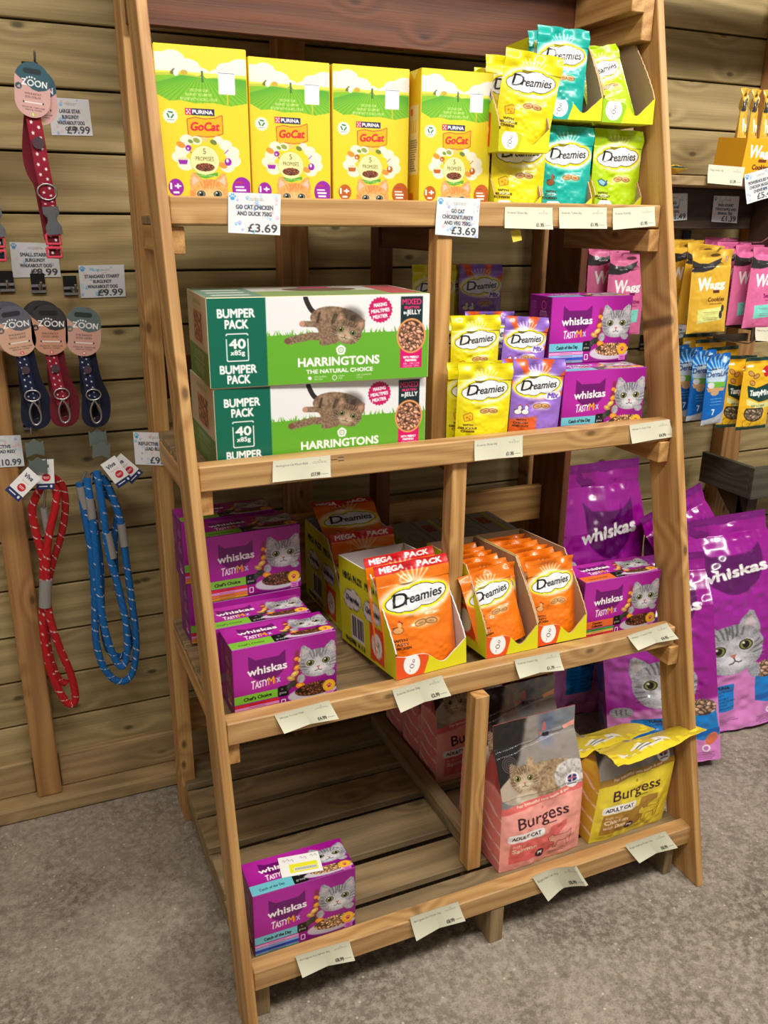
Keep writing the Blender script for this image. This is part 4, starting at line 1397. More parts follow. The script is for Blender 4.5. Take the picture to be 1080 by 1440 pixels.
# small orange trays
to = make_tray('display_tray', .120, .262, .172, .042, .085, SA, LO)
ML = place_tray(to, .532, .180, ZR[3] + .0015, 0, 5.0, 'left of two small trays filled with orange treat pouches, beside the middle post', GT)
tr = to.copy(); COL.objects.link(tr)
MR = place_tray(tr, .654, .184, ZR[3] + .0015, -.3, 5.0, 'right of two small trays filled with orange treat pouches', GT)
GOr = 'orange treat pouches in the two small trays'
for i in range(7):
    lab = ['foremost orange pouch leaning right in the left small tray', 'second orange pouch in the left small tray', 'third orange pouch in the left small tray', 'fourth orange pouch in the left small tray', 'fifth orange pouch in the left small tray', 'sixth orange pouch in the left small tray', 'rearmost orange pouch in the left small tray'][i]
    in_tray(ML, 'chicken', .060 - (.004 if i == 0 else 0), .030 + i * .031, .006 + (.004 if i == 0 else 0), -2, 8 + (i == 0) * 6, -10 if i == 0 else -3 + i % 3, lab, GOr, seed=i % 3, sc=1.04)
    lab = lab.replace('leaning right in the left', 'standing straight in the right').replace('left small', 'right small')
    in_tray(MR, 'chicken', .061, .032 + i * .031, .006, 1, 8, (0, 1, -2, 1, -1, 2, 0)[i], lab, GOr, seed=(i + 1) % 3, sc=1.06)
# flat grey cartons behind
A = Art(200, 230, 2, rgb(150, 146, 138))
A.rect(98, 0, 101, 230, rgb(60, 58, 54)); A.rect(160, 0, 172, 230, rgb(190, 184, 40)); A.put(A.m_ell(50, 120, 26, 26) & ~A.m_ell(50, 120, 23, 23), rgb(110, 106, 98))
A.rect(112, 40, 150, 90, rgb(150, 70, 64)); A.text('Dreamies', 30, 60, 12, rgb(110, 106, 98), w=60, bold=.5)
gtop = A.out()
for x, y, w_, lab in ((.53, .475, .145, 'closed grey carton lying behind the left small orange tray'), (.682, .478, .145, 'closed grey carton lying behind the right small orange tray')):
    o = carton('closed_carton', w_, .215, .140, np.array(rgb(200, 196, 40)), gtop, np.array(rgb(196, 192, 44)), rgb(160, 150, 120), mat=MATTE)
    o.location = (x, y, S_[3] + .002)
    tag(o, lab, 'carton', 'closed cartons at the back of the third shelf')

# ------------------------------------------------------------------ top shelf trays and pouches
LY, LG, LT = lip_art(120, 52, rgb(200, 200, 16)), lip_art(120, 52, rgb(150, 200, 20)), lip_art(120, 52, rgb(10, 168, 156))
z1 = S_[1] + .001
S1 = side_art(200, 190, False)
ty = make_tray('display_tray', .106, .21, .150, .034, .08, S1, LY)
tt_ = make_tray('display_tray', .118, .20, .155, .034, .08, S1, LT)
tg = make_tray('display_tray', .118, .20, .172, .038, .10, S1, LG)
tyl = ty.copy(); COL.objects.link(tyl); ttl = tt_.copy(); COL.objects.link(ttl); tgl = tg.copy(); COL.objects.link(tgl)
GP1 = 'treat pouches on the top shelf'
# lower row, on the slats
YL = .400
Ma = place_tray(tyl, .628, YL, z1, -1, 0, 'lower tray of yellow cheese pouches on the top shelf, next to the cartons', GT)
Mb = place_tray(ttl, .740, YL + .004, z1, -1, 0, 'lower tray of turquoise pouches on the top shelf', GT)
Mc = place_tray(tgl, .872, YL + .012, z1, 0, 0, 'lower tray of lime green pouches on the top shelf, by the right leg', GT)
for M, kk, nm in ((Ma, 'cheese', 'yellow cheese'), (Mb, 'turkey', 'turquoise'), (Mc, 'tuna', 'lime green')):
    for i in range(3):
        in_tray(M, kk, .059, .017 + i * .040, .004, 0, 1 + (0 if i == 0 else 2), (1, -1, 1)[i], ('front %s pouch in the lower tray of the top shelf', 'second %s pouch in the lower tray of the top shelf', 'rear %s pouch in the lower tray of the top shelf')[i] % nm, GP1, seed=i, sc=1.12)
# upper row, standing on the lower trays
ZU = z1 + .182
My = place_tray(ty, .613, .368, z1 + .118, -4, 0, 'upper tray of yellow cheese pouches stacked above another on the top shelf', GT)
Mt = place_tray(tt_, .734, .398, ZU, -6, 0, 'upper tray of turquoise pouches stacked above another on the top shelf', GT)
Mg = place_tray(tg, .862, .398, ZU, -5, 0, 'upper tray of lime green pouches with a tall torn card side', GT)
in_tray(My, 'cheese', .055, .024, .010, -6, -3, 7, 'yellow cheese pouch leaning right in the upper tray', GP1, sc=1.06)
in_tray(My, 'cheese', .046, .066, .012, -4, 0, 4, 'yellow cheese pouch behind the leaning one in the upper tray', GP1, seed=1, sc=1.03)
in_tray(My, 'cheese', .045, .104, .010, -2, 2, 1, 'rearmost yellow cheese pouch in the upper tray', GP1, seed=2, sc=.95)
in_tray(Mt, 'turkey', .036, .026, .006, 2, 2, 2, 'turquoise pouch standing tall in the upper tray, partly behind the yellow one', GP1, sc=1.03)
in_tray(Mt, 'turkey', .040, .068, .010, 2, 3, 1, 'second turquoise pouch in the upper tray', GP1, seed=1)
in_tray(Mg, 'tuna', .046, .030, .008, -4, 16, -15, 'foremost lime green pouch sagging right in the upper tray', GP1, sc=.94)
in_tray(Mg, 'tuna', .036, .078, .018, -4, 12, -6, 'second lime green pouch in the upper tray', GP1, seed=1, sc=.90)
in_tray(Mg, 'tuna', .036, .118, .018, -4, 8, -4, 'third lime green pouch in the upper tray', GP1, seed=2, sc=.88)
# empty yellow carton standing behind, top shelf
A = Art(120, 200, 2.0, rgb(214, 196, 16))
for cx in (32, 88):
    cloud(A, cx, 78, 62, 44, (.4, .36, .2), 2); cloud(A, cx, 78, 62, 44, rgb(216, 212, 200))
o = carton('treat_carton', .124, .09, .255, A.out(), np.array(rgb(214, 196, 16)), np.array(rgb(196, 176, 16)), rgb(190, 170, 30), mat=MATTE)
o.location = (.585, .590, z1); o.rotation_euler = (0, 0, math.radians(-2)); tag(o, 'plain yellow carton standing at the back of the top shelf behind the last dry-food carton', 'carton')

# ------------------------------------------------------------------ second shelf pouches
z2 = S_[2] + .001
GP2 = 'treat pouches on the second shelf'
sy = make_tray('display_tray', .108, .15, .090, .026, .06, side_art(150, 80, False), LY)
sy2 = sy.copy(); COL.objects.link(sy2)
place_tray(sy, .526, .338, z2, -2, 0, 'low yellow tray under the raised cheese pouches, second shelf', GT)
place_tray(sy2, .640, .338, z2, -2, 0, 'low yellow tray under the raised purple and orange pouches, second shelf', GT)
pouch('cheese', (.568, .305, z2), -4, 0, 1.5, 'front yellow cheese pouch on the second shelf beside the middle post', GP2, 1.07)
pouch('cheese', (.563, .333, z2), -2, 0, 0, 'yellow cheese pouch just behind the front one, second shelf', GP2, 1.07, 1)
pouch('mix', (.687, .305, z2), -3, 0, 2.5, 'front purple and orange striped pouch on the second shelf', GP2, 1.08)
pouch('mix', (.678, .331, z2), -1, 0, 2, 'striped pouch close behind the front one, second shelf', GP2, 1.07, 1)
zt = z2 + .092
pouch('cheese', (.592, .386, zt), -2, 0, 0, 'raised yellow cheese pouch in the second row, second shelf', GP2, 1.0)
pouch('cheese', (.581, .420, zt), -2, 0, 0, 'yellow cheese pouch behind the raised one, second shelf', GP2, .98, 2)
pouch('mix', (.700, .384, zt), 0, 0, 4, 'raised striped pouch tilting right in the second row, second shelf', GP2, .96)
pouch('mix', (.655, .445, zt), -6, 0, 1, 'striped pouch half hidden between the raised yellow and striped ones', GP2, 1.0, 1)
# back row
sb = make_tray('display_tray', .200, .11, .190, .060, .06, side_art(110, 120, False), LY)
place_tray(sb, .556, .560, z2, 0, 0, 'dim yellow tray at the back of the second shelf behind the middle post', GT)
pouch('cheese', (.600, .590, z2 + .178), 3, 2, 1, 'dim yellow cheese pouch at the back of the second shelf', GP2, 1.0)
pouch('cheese', (.640, .625, z2 + .178), -2, 2, 0, 'rearmost dim yellow cheese pouch, left of the back striped one', GP2, 1.0, 1)
pouch('mix', (.722, .600, z2 + .178), -2, 3, 1, 'striped pouch standing at the back of the second shelf above the others', GP2, 1.0, 2)
sc_ = sb.copy(); COL.objects.link(sc_)
place_tray(sc_, .760, .575, z2, 0, 0, 'dim yellow tray at the back of the second shelf behind the multipacks', GT)

# ================================================================== dry food bags, bottom shelf
SAL, SALD = rgb(255, 172, 160), rgb(238, 112, 112)
BY, BYD = rgb(236, 212, 60), rgb(178, 132, 52)


def burgess(base, accent, l1, l2, cat):
    W, H = 200, 330
    A = Art(W, H, 1.15, base)
    pic = [(0, 0), (W, 0), (W, 166), (100, 170), (0, 178)]
    A.put(A.m_poly(pic), rgb(150, 142, 136))
    for _ in range(7):
        A.soft(A.m_ell(random.uniform(0, W), random.uniform(0, 150), random.uniform(15, 40), random.uniform(12, 30)) & A.m_poly(pic), 7, rgb(*random.choice(((205, 200, 200), (120, 128, 140), (86, 92, 108), (190, 170, 150)))), .8)
    A.soft(A.m_poly([(0, 0), (78, 0), (66, 60), (34, 104), (0, 140)]), 4, rgb(30, 27, 26), 1)
    A.soft(A.m_poly([(110, 0), (150, 0), (140, 70), (112, 70)]), 6, rgb(90, 110, 150), .6)
    for i in range(46):
        A.rect(4 + i * 4.1, 62 - i * .5, 6.6 + i * 4.1, 63 - i * .5, (.85, .85, .85)); A.rect(4 + i * 4.1, 73 - i * .5, 6.6 + i * 4.1, 74 - i * .5, (.85, .85, .85))
    A.stroke([(4, 68), (196, 45)], 1.0, (.2, .15, .15)); A.rect(120, 48, 136, 56, (.15, .12, .12), 2)
    A.poly([(168, 42), (198, 34), (198, 46), (172, 50)], SAL)
    if cat:
        A.put(A.m_ell(100, 140, 104, 38) & A.m_poly(pic), rgb(184, 168, 150)); fur(A, A.m_ell(118, 132, 84, 34) & A.m_poly(pic), *FLUFFY[:3], 41, 5)
        fur(A, A.m_ell(170, 138, 40, 32) & A.m_poly(pic), rgb(205, 200, 196), rgb(80, 76, 74), rgb(240, 238, 236), 47, 6)
        cat_face(A, 58, 120, 32, FLUFFY, seed=43, sq=.9)
        A.soft(A.m_ell(60, 160, 26, 16) & A.m_poly(pic), 3, rgb(222, 208, 186), .8)
        for r_ in (16, 12, 8, 4): A.put(A.m_ell(30, 88, r_, r_) & ~A.m_ell(30, 88, r_ - 1.6, r_ - 1.6), rgb(96, 80, 80))
    A.put(A.m_poly([(0, 172), (100, 163), (W, 160), (W, 174), (100, 177), (0, 188)]), accent)
    A.text('For beautiful cats inside & out', 100, 174, 6, rgb(250, 226, 200), w=130, bold=.5, align='c', rot=.05)
    ink = rgb(62, 26, 38)
    A.text('Burgess', 36, 225, 25, ink, w=124, bold=.9, rot=.04); A.ell(96, 190, 2.5, 3.5, accent); A.rect(98, 228, 130, 230, ink)
    A.rect(14, 236, 100, 256, WHT, 7); A.text('ADULT CAT', 57, 250, 8.5, ink, w=68, bold=.4, align='c', rot=.02)
    A.poly([(20, 258), (110, 256), (116, 238), (158, 236), (158, 250), (140, 262), (120, 306), (104, 312), (20, 312)], accent)
    A.text(l1, 26, 270, 6, (1, .9, .8), w=30, bold=.3); A.text(l2, 26, 284, 10, (1, .93, .84), w=58, bold=.5)
    if l2 == 'Chicken': A.text('with Duck', 26, 298, 9, (1, .93, .84), w=58, bold=.5)
    cb = tuple(np.array(base) * .95)
    for p_ in ([(112, 270), (122, 262), (126, 268), (160, 270), (170, 264), (168, 300), (162, 304), (158, 286), (138, 286), (134, 304), (128, 304), (126, 284), (116, 282)],):
        A.poly(p_, cb); A.stroke(p_ + [p_[0]], 1, ink)
    A.ell(94, 303, 11, 11, ink); A.poly([(88, 298), (100, 298), (99, 308), (96, 303), (92, 303), (90, 308)], WHT)
    A.fine(140, 312, 50, ink, 2, 4, 1.3)
    # round badge
    A.ell(172, 150, 17, 17, rgb(245, 245, 248)); A.put(A.m_ell(172, 146, 12, 9), rgb(30, 50, 120)); A.rect(160, 144.5, 184, 147.5, WHT); A.rect(170, 137, 174, 155, WHT); A.rect(161, 145.2, 183, 146.8, rgb(210, 20, 40)); A.rect(171.2, 137.5, 172.8, 154, rgb(210, 20, 40))
    A.rect(161, 157, 183, 160, rgb(90, 90, 100))
    return A.out()


def gusset_art(base, dark):
    A = Art(90, 330, 3.0, base)
    A.rect(0, 0, 90, 140, tuple(np.array(dark) * .8))
    A.soft(A.m_rect(20, 150, 90, 330), 10, dark, .5)
    for y in (185, 220, 255, 290): A.stroke([tuple(q) for q in spline([(2, y - 12), (45, y + 2), (88, y + 14)], 12)], 4.5, (.99, .9, .86))
    return A.out()


def make_bag(name, w, d, h, hs, art, gart, topcol, fold=0.0, mat=None, seed=0, wr=.004, shear=0.0):
    """block-bottomed bag: front, back, folded side gussets, top pinched to a seal; fold>0 bends the seal forward"""
    g = GM()

    def centre(v):
        """mid-plane (y, z) and half-depth at height fraction v"""
        zz = v * h
        if zz <= hs:
            return d / 2, zz, d / 2 * (1 - .10 * (zz / hs) ** 2)
        q = (zz - hs) / (h - hs)
        half = d / 2 * .9 * max(0.0, 1 - q * 1.55) ** .8
        if fold:
            rise = .055
            if q < .42:
                s = q / .42
                return d / 2, hs + s * rise, d / 2 * .9 * (1 - s) + .001
            s = (q - .42) / .58
            L = (h - hs) * .50
            return d / 2 - s * L * .93, hs + rise + .008 * math.sin(s * 3) + s * L * .02, .0012
        return d / 2 + .012 * q, zz, half + .0009
    ny, nx = art.shape[:2]
    vs = np.linspace(1, 0, ny)
    cen = np.array([centre(v) for v in vs])
    u = np.linspace(0, 1, nx)
    n1 = noise2(ny, nx, nx / 5, 90 + seed) - .5
    n2 = noise2(ny, nx, nx / 16, 95 + seed) - .5
    N_ = (n1 * wr * 2.2 + n2 * wr * .8)
    edge = 1 - (np.abs(2 * u - 1) ** 6)[None, :]
    bulge = .010 * np.sin(np.clip(vs * h / hs, 0, 1) * PI * .9 + .25)[:, None] * edge
    bulge = bulge * (vs * h < hs * 1.3)[:, None]
    flare = 1 + .0 * vs
    X = (u[None, :] * w) * flare[:, None] + 0 * N_
    Yf = cen[:, 0:1] - cen[:, 2:3] - bulge + N_ * edge
    Zf = cen[:, 1:2] + 0 * X
    if fold:
        sel = (vs * h > hs + .42 * (h - hs))
        sq_ = np.clip((vs * h - hs - .42 * (h - hs)) / (.58 * (h - hs)), 0, 1)[:, None]
        Zf = Zf + np.where(sel[:, None], N_ * .8, 0) + sq_ * .034 * u[None, :] ** 1.5
        X = X + sq_ * .030 * u[None, :]
    X = X + shear * Zf
    g.grid(np.stack([X, Yf, Zf], -1), art, 0, smooth=True)
    iy = np.linspace(0, ny - 1, 90).astype(int); ix = np.linspace(0, nx - 1, 16).astype(int)
    Yb = (cen[:, 0:1] + cen[:, 2:3] + N_ * edge * .5)
    Bk = np.stack([X, Yb, Zf], -1)[iy][:, ix]
    g.grid(Bk, np.array(topcol), 0, flip=True, smooth=True)
    # gussets with inward fold
    ng = 30
    for sd in (0, -1):
        F = np.stack([X, Yf, Zf], -1)[iy][:, sd]; Bq = Bk[:, 0 if sd == 0 else -1]
        t = np.linspace(0, 1, ng)[None, :, None]
        G = Bq[:, None, :] * (1 - t) + F[:, None, :] * t
        inward = (np.abs(F[:, 1] - Bq[:, 1]) / d)
        dep = (1 - inward)[:, None] * .030 * (1 - np.abs(2 * t[0, :, 0] - 1))[None, :] ** 1
        depm = np.clip(dep, 0, .03) * (cen[iy, 2] > .004)[:, None] - .004 * np.sin(np.clip(vs[iy], 0, .5) * 2 * PI)[:, None] * (1 - (2 * t[0, :, 0] - 1) ** 2)[None, :]
        G[..., 0] += depm if sd == 0 else -depm
        gc = gart[np.linspace(0, gart.shape[0] - 1, 90).astype(int)][:, np.linspace(0, gart.shape[1] - 1, ng).astype(int)]
        g.grid(G, gc, 0, flip=(sd != 0), smooth=True)
    g.quad((0, 0, .0), (w, 0, .0), (w, d, .0), (0, d, .0), np.array(topcol))
    return g.build(name, [mat or FILM])


AS = burgess(SAL, SALD, 'Rich in', 'Salmon', True)
AYb = burgess(BY, BYD, 'Rich in', 'Chicken', False)
AYb[: int(AYb.shape[0] * .23)] = rgb(240, 216, 50)
hh_ = AYb.shape[0]; ww_ = AYb.shape[1]
AYb[int(hh_ * .08):int(hh_ * .15), int(ww_ * .12):int(ww_ * .72)] = rgb(228, 226, 214)
AYb[int(hh_ * .095):int(hh_ * .105), int(ww_ * .2):int(ww_ * .6)] = rgb(120, 120, 120)
AYb[int(hh_ * .12):int(hh_ * .13), int(ww_ * .2):int(ww_ * .5)] = rgb(120, 120, 120)
GSn, GYe = gusset_art(SAL, SALD), gusset_art(BY, rgb(186, 140, 50))
bs = make_bag('dry_food_bag', .200, .082, .322, .172, AS, GSn, rgb(200, 110, 104))
by = make_bag('dry_food_bag', .205, .082, .310, .150, AYb, GYe, rgb(214, 190, 50), fold=1.0, seed=3, shear=.13)
z4 = S_[4] + .002
GBs = 'salmon pink cat food bags on the bottom shelf'
bs.location = (.5395, .098, z4); bs.rotation_euler = (0, 0, math.radians(1))
tag(bs, 'front salmon pink dry food bag with a fluffy tabby on its upright top', 'cat food bag', GBs)
for (x, y, yaw, s_, lab) in ((.546, .202, 0, 1.05, 'second salmon pink bag, its grey top rising right behind the front bag'), (.553, .414, 5, .98, 'salmon pink bag left of the middle post, first of the three in shadow'),
                             (.550, .508, 4, .98, 'salmon pink bag in shadow, middle one of the three behind the middle post'), (.547, .610, 3, .98, 'salmon pink bag in shadow, farthest back behind the middle post')):
    o = bs.copy(); COL.objects.link(o); o.location = (x, y, z4); o.rotation_euler = (0, 0, math.radians(yaw)); o.scale = (s_, s_ if s_ < 1 else 1, s_)
    tag(o, lab, 'cat food bag', GBs)
by.location = (.765, .098, z4); by.rotation_euler = (0, 0, math.radians(1.0))
tag(by, 'front yellow dry food bag with its top folded forward into a flap', 'cat food bag', 'yellow cat food bags on the bottom shelf')
o = by.copy(); COL.objects.link(o); o.location = (.765, .246, z4); o.scale = (1, 1, .62); o.rotation_euler = (0, 0, math.radians(2))
tag(o, 'second yellow dry food bag behind the front yellow one', 'cat food bag', 'yellow cat food bags on the bottom shelf')

# ================================================================== big purple sacks
def sack_art():
    W, H = 285, 640
    A = Art(W, H, 1.9, rgb(156, 14, 146))
    A.soft(A.m_ell(140, 250, 110, 180), 40, rgb(176, 40, 176), .7)
    A.rect(0, 0, W, 22, rgb(120, 10, 120))
    A.soft(A.m_poly([(0, 470), (140, 455), (W, 440), (W, H), (0, H)]), 5, rgb(226, 138, 212), 1)
    A.soft(A.m_ell(30, 330, 40, 120), 14, rgb(200, 120, 205), .6)
    p = [(-1, -.95), (-.62, -.62), (.62, -.62), (1, -.95), (1.0, -.1), (.8, .5), (.3, .9), (0, .97), (-.3, .9), (-.8, .5), (-1.0, -.1)]
    A.soft(A.m_poly([(168 + x * 78, 155 + y * 72) for x, y in p]), 1.5, rgb(92, 6, 96), .97)
    A.text('whiskas', 76, 182, 30, WHT, w=178, bold=3.4, rot=.1)
    A.ell(38, 232, 19, 17, (.93, .9, .96)); A.text('1+', 27, 239, 14, rgb(120, 20, 130), w=22, bold=1)
    cat_face(A, 150, 385, 84, SILVER, seed=61, tilt=-.12)
    for x in (38,): fur(A, A.m_ell(x, 466, 30, 18), *SILVER[:3], 66); [A.stroke([(x - 14 + i * 12, 456), (x - 13 + i * 12, 474)], 2, rgb(50, 50, 56)) for i in range(3)]
    A.rect(60, 492, 150, 572, rgb(0, 130, 216))
    A.text('TUNA', 104, 506, 9, rgb(10, 30, 60), w=34, bold=.9)
    for i, t in enumerate(('THUNFISCH', 'THON', 'TONIJN', 'TUNCZYKIEM', 'TONNO', 'TON BALIK')):
        A.text(t, 104, 517 + i * 9.6, 5, rgb(10, 30, 60), w=5 * len(t), bold=.6)
        A.rect(70, 514 + i * 9.6, 99, 515.6 + i * 9.6, rgb(10, 60, 120))
    # blue bowl of kibble
    A.poly([(206, 476), (276, 470), (284, 560), (240, 572), (206, 560)], rgb(10, 130, 214)); A.poly([(206, 546), (285, 536), (285, 552), (208, 562)], rgb(6, 96, 180))
    food(A, A.m_ell(242, 468, 36, 26), rgb(190, 150, 126), 12, 9)
    fur(A, A.m_ell(205, 462, 18, 22), *SILVER[:3], 68)
    A.ell(262, 570, 14, 22, rgb(226, 120, 80), .6)
    A.ell(246, 598, 11, 11, WHT); A.ell(246, 598, 7, 7, rgb(214, 120, 206)); A.fine(238, 612, 66, rgb(70, 10, 80), 5, 5, 1.6)
    A.fine(110, 600, 120, rgb(70, 10, 80), 2, 6, 1.6)
    return A.out()


def sack_side():
    A = Art(120, 640, 4, rgb(128, 8, 128))
    A.soft(A.m_rect(0, 470, 120, 640), 8, rgb(206, 116, 200), 1)
    A.poly([(30, 450), (90, 450), (84, 520), (36, 520)], rgb(10, 130, 214)); A.fine(60, 560, 70, rgb(70, 10, 80), 6, 8, 3)
    return A.out()


SKA, SKS = sack_art(), sack_side()
sk = make_bag('cat_food_sack', .285, .095, .66, .50, SKA, SKS, rgb(120, 8, 120), mat=SACKM, seed=9, wr=.009)
GSk = 'large purple cat food sacks on the floor'


def sack(o, x, y, z, yaw, tilt, roll, s_, lab, sx=None):
    o.matrix_world = Matrix.Translation((x, y, z)) @ Matrix.Rotation(math.radians(yaw), 4, 'Z') @ Matrix.Rotation(-math.radians(tilt), 4, 'X') @ Matrix.Rotation(math.radians(roll), 4, 'Y') @ Matrix.Diagonal((sx or s_, 1, s_, 1))
    return tag(o, lab, 'cat food sack', GSk)


def cp(o):
    c_ = o.copy(); COL.objects.link(c_); return c_


sack(sk, 1.098, .437, .001, -25, 12, -6, .85, 'purple sack nearest the rack, standing at an angle behind its right leg', 1.05)
sack(cp(sk), 1.345, .455, .001, -6, 10, -3, .94, 'big purple sack facing front with the kitten print and blue panel, right of the rack', 1.28)
sack(cp(sk), 1.058, .690, .001, 0, 0, 0, 1.16, 'tall purple sack against the wall, seen through the rack above the third shelf', 1.03)
sack(cp(sk), 1.530, .575, .002, 2, 3, -20, 1.0, 'purple sack leaning aside behind the front ones, its slanted corner showing', .8)

# ================================================================== price cards
def logo_small(A, x, y, w):
    A.fine(x, y, w, (.45, .45, .42), 2, 2.2, .7)
    A.stroke([(x - 2, y - 1), (x, y - 3.4), (x + 2, y - 1)], .5, (.5, .5, .46))


def colour_card(lines, price):
    W, H = 94, 68
    A = Art(W, H, .95, rgb(226, 228, 232))
    for _ in range(26):
        cc = random.choice((rgb(120, 190, 230), rgb(240, 180, 200), rgb(180, 210, 240), rgb(236, 200, 190), rgb(150, 170, 230)))
        x, y, r = random.uniform(3, W - 3), random.uniform(3, H - 3), random.uniform(2, 4)
        paw(A, x, y, r * 1.5, cc)
    paw(A, 8, 8, 9, rgb(70, 160, 220))
    A.fine(50, 9, 30, (.45, .48, .4), 2, 2.6, 1)
    for i, t in enumerate(lines):
        A.text(t, W / 2, 27 + i * 10.5, 6.4, rgb(60, 62, 74), w=min(4.7 * len(t), 86), bold=.5, align='c')
    A.text(price, 36, 64, 13, rgb(56, 58, 66), w=52, bold=.8)
    return A.out()


def cream_card(line, price):
    W, H = 106, 41
    A = Art(W, H, 1.0, rgb(226, 224, 200))
    A.text(line, 6, 13, 3.6, rgb(96, 96, 84), w=min(2.3 * len(line), 58), bold=.15)
    logo_small(A, 86, 10, 28)
    A.text(price, 70, 36, 6, rgb(70, 70, 62), w=16, bold=.35); A.rect(88, 33, 101, 34, rgb(130, 130, 120))
    return A.out()


def card(name, tl, tr, br, bl, y, art, lab, grp, curl=.004, back=(.8, .8, .76), th=.0006, ys=None):
    """thin curled paper card; corner x,z given, front at y"""
    ny, nx = art.shape[:2]
    u = np.linspace(0, 1, nx)[None, :]; v = np.linspace(0, 1, ny)[:, None]
    c = [np.array(q) for q in (tl, tr, br, bl)]
    XZ = ((c[0][None, None] * (1 - u[..., None]) + c[1] * u[..., None]) * (1 - v[..., None]) + (c[3] * (1 - u[..., None]) + c[2] * u[..., None]) * v[..., None])
    cen = np.array([XZ[..., 0].mean(), 0, XZ[..., 1].mean()])
    Y = -curl * (v ** 2) * (0.4 + np.abs(2 * u - 1)) + 0 * u
    if ys: Y = Y - ys * np.clip(u * 1.6 - .5, 0, 1) ** 2 * .02
    P = np.stack([XZ[..., 0] - cen[0], Y, XZ[..., 1] - cen[2]], -1)
    g = GM()
    g.grid(P, art, 0, smooth=True)
    P2 = P[::4][:, ::4] if (ny - 1) % 4 == 0 and (nx - 1) % 4 == 0 else P[np.linspace(0, ny - 1, 9).astype(int)][:, np.linspace(0, nx - 1, 9).astype(int)]
    P2 = P2.copy(); P2[..., 1] += th
    g.grid(P2, np.array(back), 0, flip=True, smooth=True)
    o = g.build(name, [PAPER])
    o.location = (cen[0], y, cen[2])
    return tag(o, lab, 'price label', grp)


GC, GK = 'cream price labels on the rack rails', 'patterned price cards'
yr = {n: F_[n] - .0012 for n in F_}
T = [
    (1, ((.099, 1.443), (.189, 1.442), (.184, 1.376), (.095, 1.380)), colour_card(('GO CAT CHICKEN', 'AND DUCK 750G'), '£3.69'), 'patterned price card reading chicken and duck 3.69, on the top rail', GK),
    (1, ((.484, 1.443), (.573, 1.441), (.569, 1.372), (.479, 1.378)), colour_card(('GO CAT', 'CHICKEN/TURKEY', 'AND VEG 750G'), '£3.69'), 'patterned price card reading chicken/turkey and veg 3.69, on the top rail', GK),
    (1, ((.627, 1.428), (.733, 1.428), (.735, 1.388), (.626, 1.390)), cream_card('Dreamies Cheese 60g', '£1.95'), 'cream price label under the yellow cheese pouches on the top rail', GC),
    (1, ((.748, 1.429), (.861, 1.430), (.863, 1.390), (.750, 1.390)), cream_card('Dreamies Turkey 60g', '£1.95'), 'cream price label under the turquoise pouches on the top rail', GC),
    (1, ((.876, 1.429), (.980, 1.434), (.984, 1.396), (.878, 1.388)), cream_card('Dreamies Tuna 60g', '£1.95'), 'cream price label at the right end of the top rail', GC),
    (2, ((.130, 1.009), (.235, 1.009), (.234, .970), (.127, .972)), cream_card('Harringtons Cat Mixed 40pk', '£17.99'), 'cream price label reading 17.99 under the bumper cartons', GC),
    (2, ((.525, 1.009), (.632, 1.010), (.632, .968), (.525, .970)), cream_card('Dreamies Cheese 60g', '£1.95'), 'cream price label under the second-shelf pouches', GC),
    (2, ((.888, 1.008), (.991, 1.012), (1.008, .974), (.897, .969)), cream_card('Whiskas 1+ Catch 12pk', '£4.99'), 'cream price label at the right end of the second rail', GC),
    (3, ((.087, .578), (.189, .584), (.204, .548), (.101, .543)), cream_card('Whiskas 1+ Chef 12pk', '£4.99'), 'cream price label under the green-band multipack on the third rail', GC),
    (3, ((.314, .576), (.417, .585), (.433, .543), (.327, .531)), cream_card('Dreamies Chicken 200g', '£2.99'), 'cream price label reading 2.99 under the large orange tray', GC),
    (3, ((.578, .584), (.683, .582), (.692, .542), (.586, .546)), cream_card('Dreamies Chicken 60g', '£1.79'), 'cream price label reading 1.79 under the small orange trays', GC),
    (3, ((.853, .583), (.957, .593), (.985, .555), (.877, .549)), cream_card('Whiskas 1+ Country 12pk', '£4.95'), 'cream price label at the right end of the third rail', GC),
    (4, ((.080, .140), (.185, .135), (.192, .094), (.089, .096)), cream_card('Harringtons Cat Salmon 2kg', '£8.99'), 'creased cream price label at the left end of the bottom rail', GC),
    (4, ((.309, .141), (.413, .141), (.426, .098), (.319, .090)), cream_card('Harringtons Cat Chicken 2kg', '£8.99'), 'cream price label in the middle of the bottom rail, left of the central foot', GC),
    (4, ((.584, .140), (.677, .152), (.703, .104), (.621, .074)), cream_card('Burgess Adult Cat 1.5kg', '£8.99'), 'crumpled twisted cream price label under the salmon pink bag', GC),
    (4, ((.815, .144), (.925, .145), (.958, .098), (.853, .092)), cream_card('Burgess Adult Cat Chicken 1.5kg', '£8.99'), 'cream price label under the front yellow bag on the bottom rail', GC),
]
for n, q, art, lab, grp in T:
    card('price_label', *q, yr[n], art, lab, grp, curl=.003 if n < 3 else .008, ys=1 if 'twisted' in lab else None)

# ================================================================== left wall: hooks, collars, leads
def hook(x, z, y0, y1, lab, grp='black and steel wall hooks', plate=.03, dr=True):
    e = empty('wall_hook', (x, y0, z), lab, 'hook', grp)
    me = box_mesh(plate, .003, plate * 1.5, .001).copy(); me.materials.append(BLACKM)
    o = link('backplate', me, e); o.location = (0, -.0015, 0)
    me = box_mesh(plate * 1.05, .002, .006, .0005).copy(); me.materials.append(METAL)
    for dz in (-.006, .006):
        o = link('clip', me, e); o.location = (0, -.006, dz - .01)
    g = GM()
    L = y0 - y1
    tube_grid(g, [(0, -.001, -.004), (0, -L * .5, -.006), (0, -L * .93, -.002), (0, -L, .012)], .0022, (.12, .12, .13), 8)
    o = g.build('prong', [METAL], e)
    return e


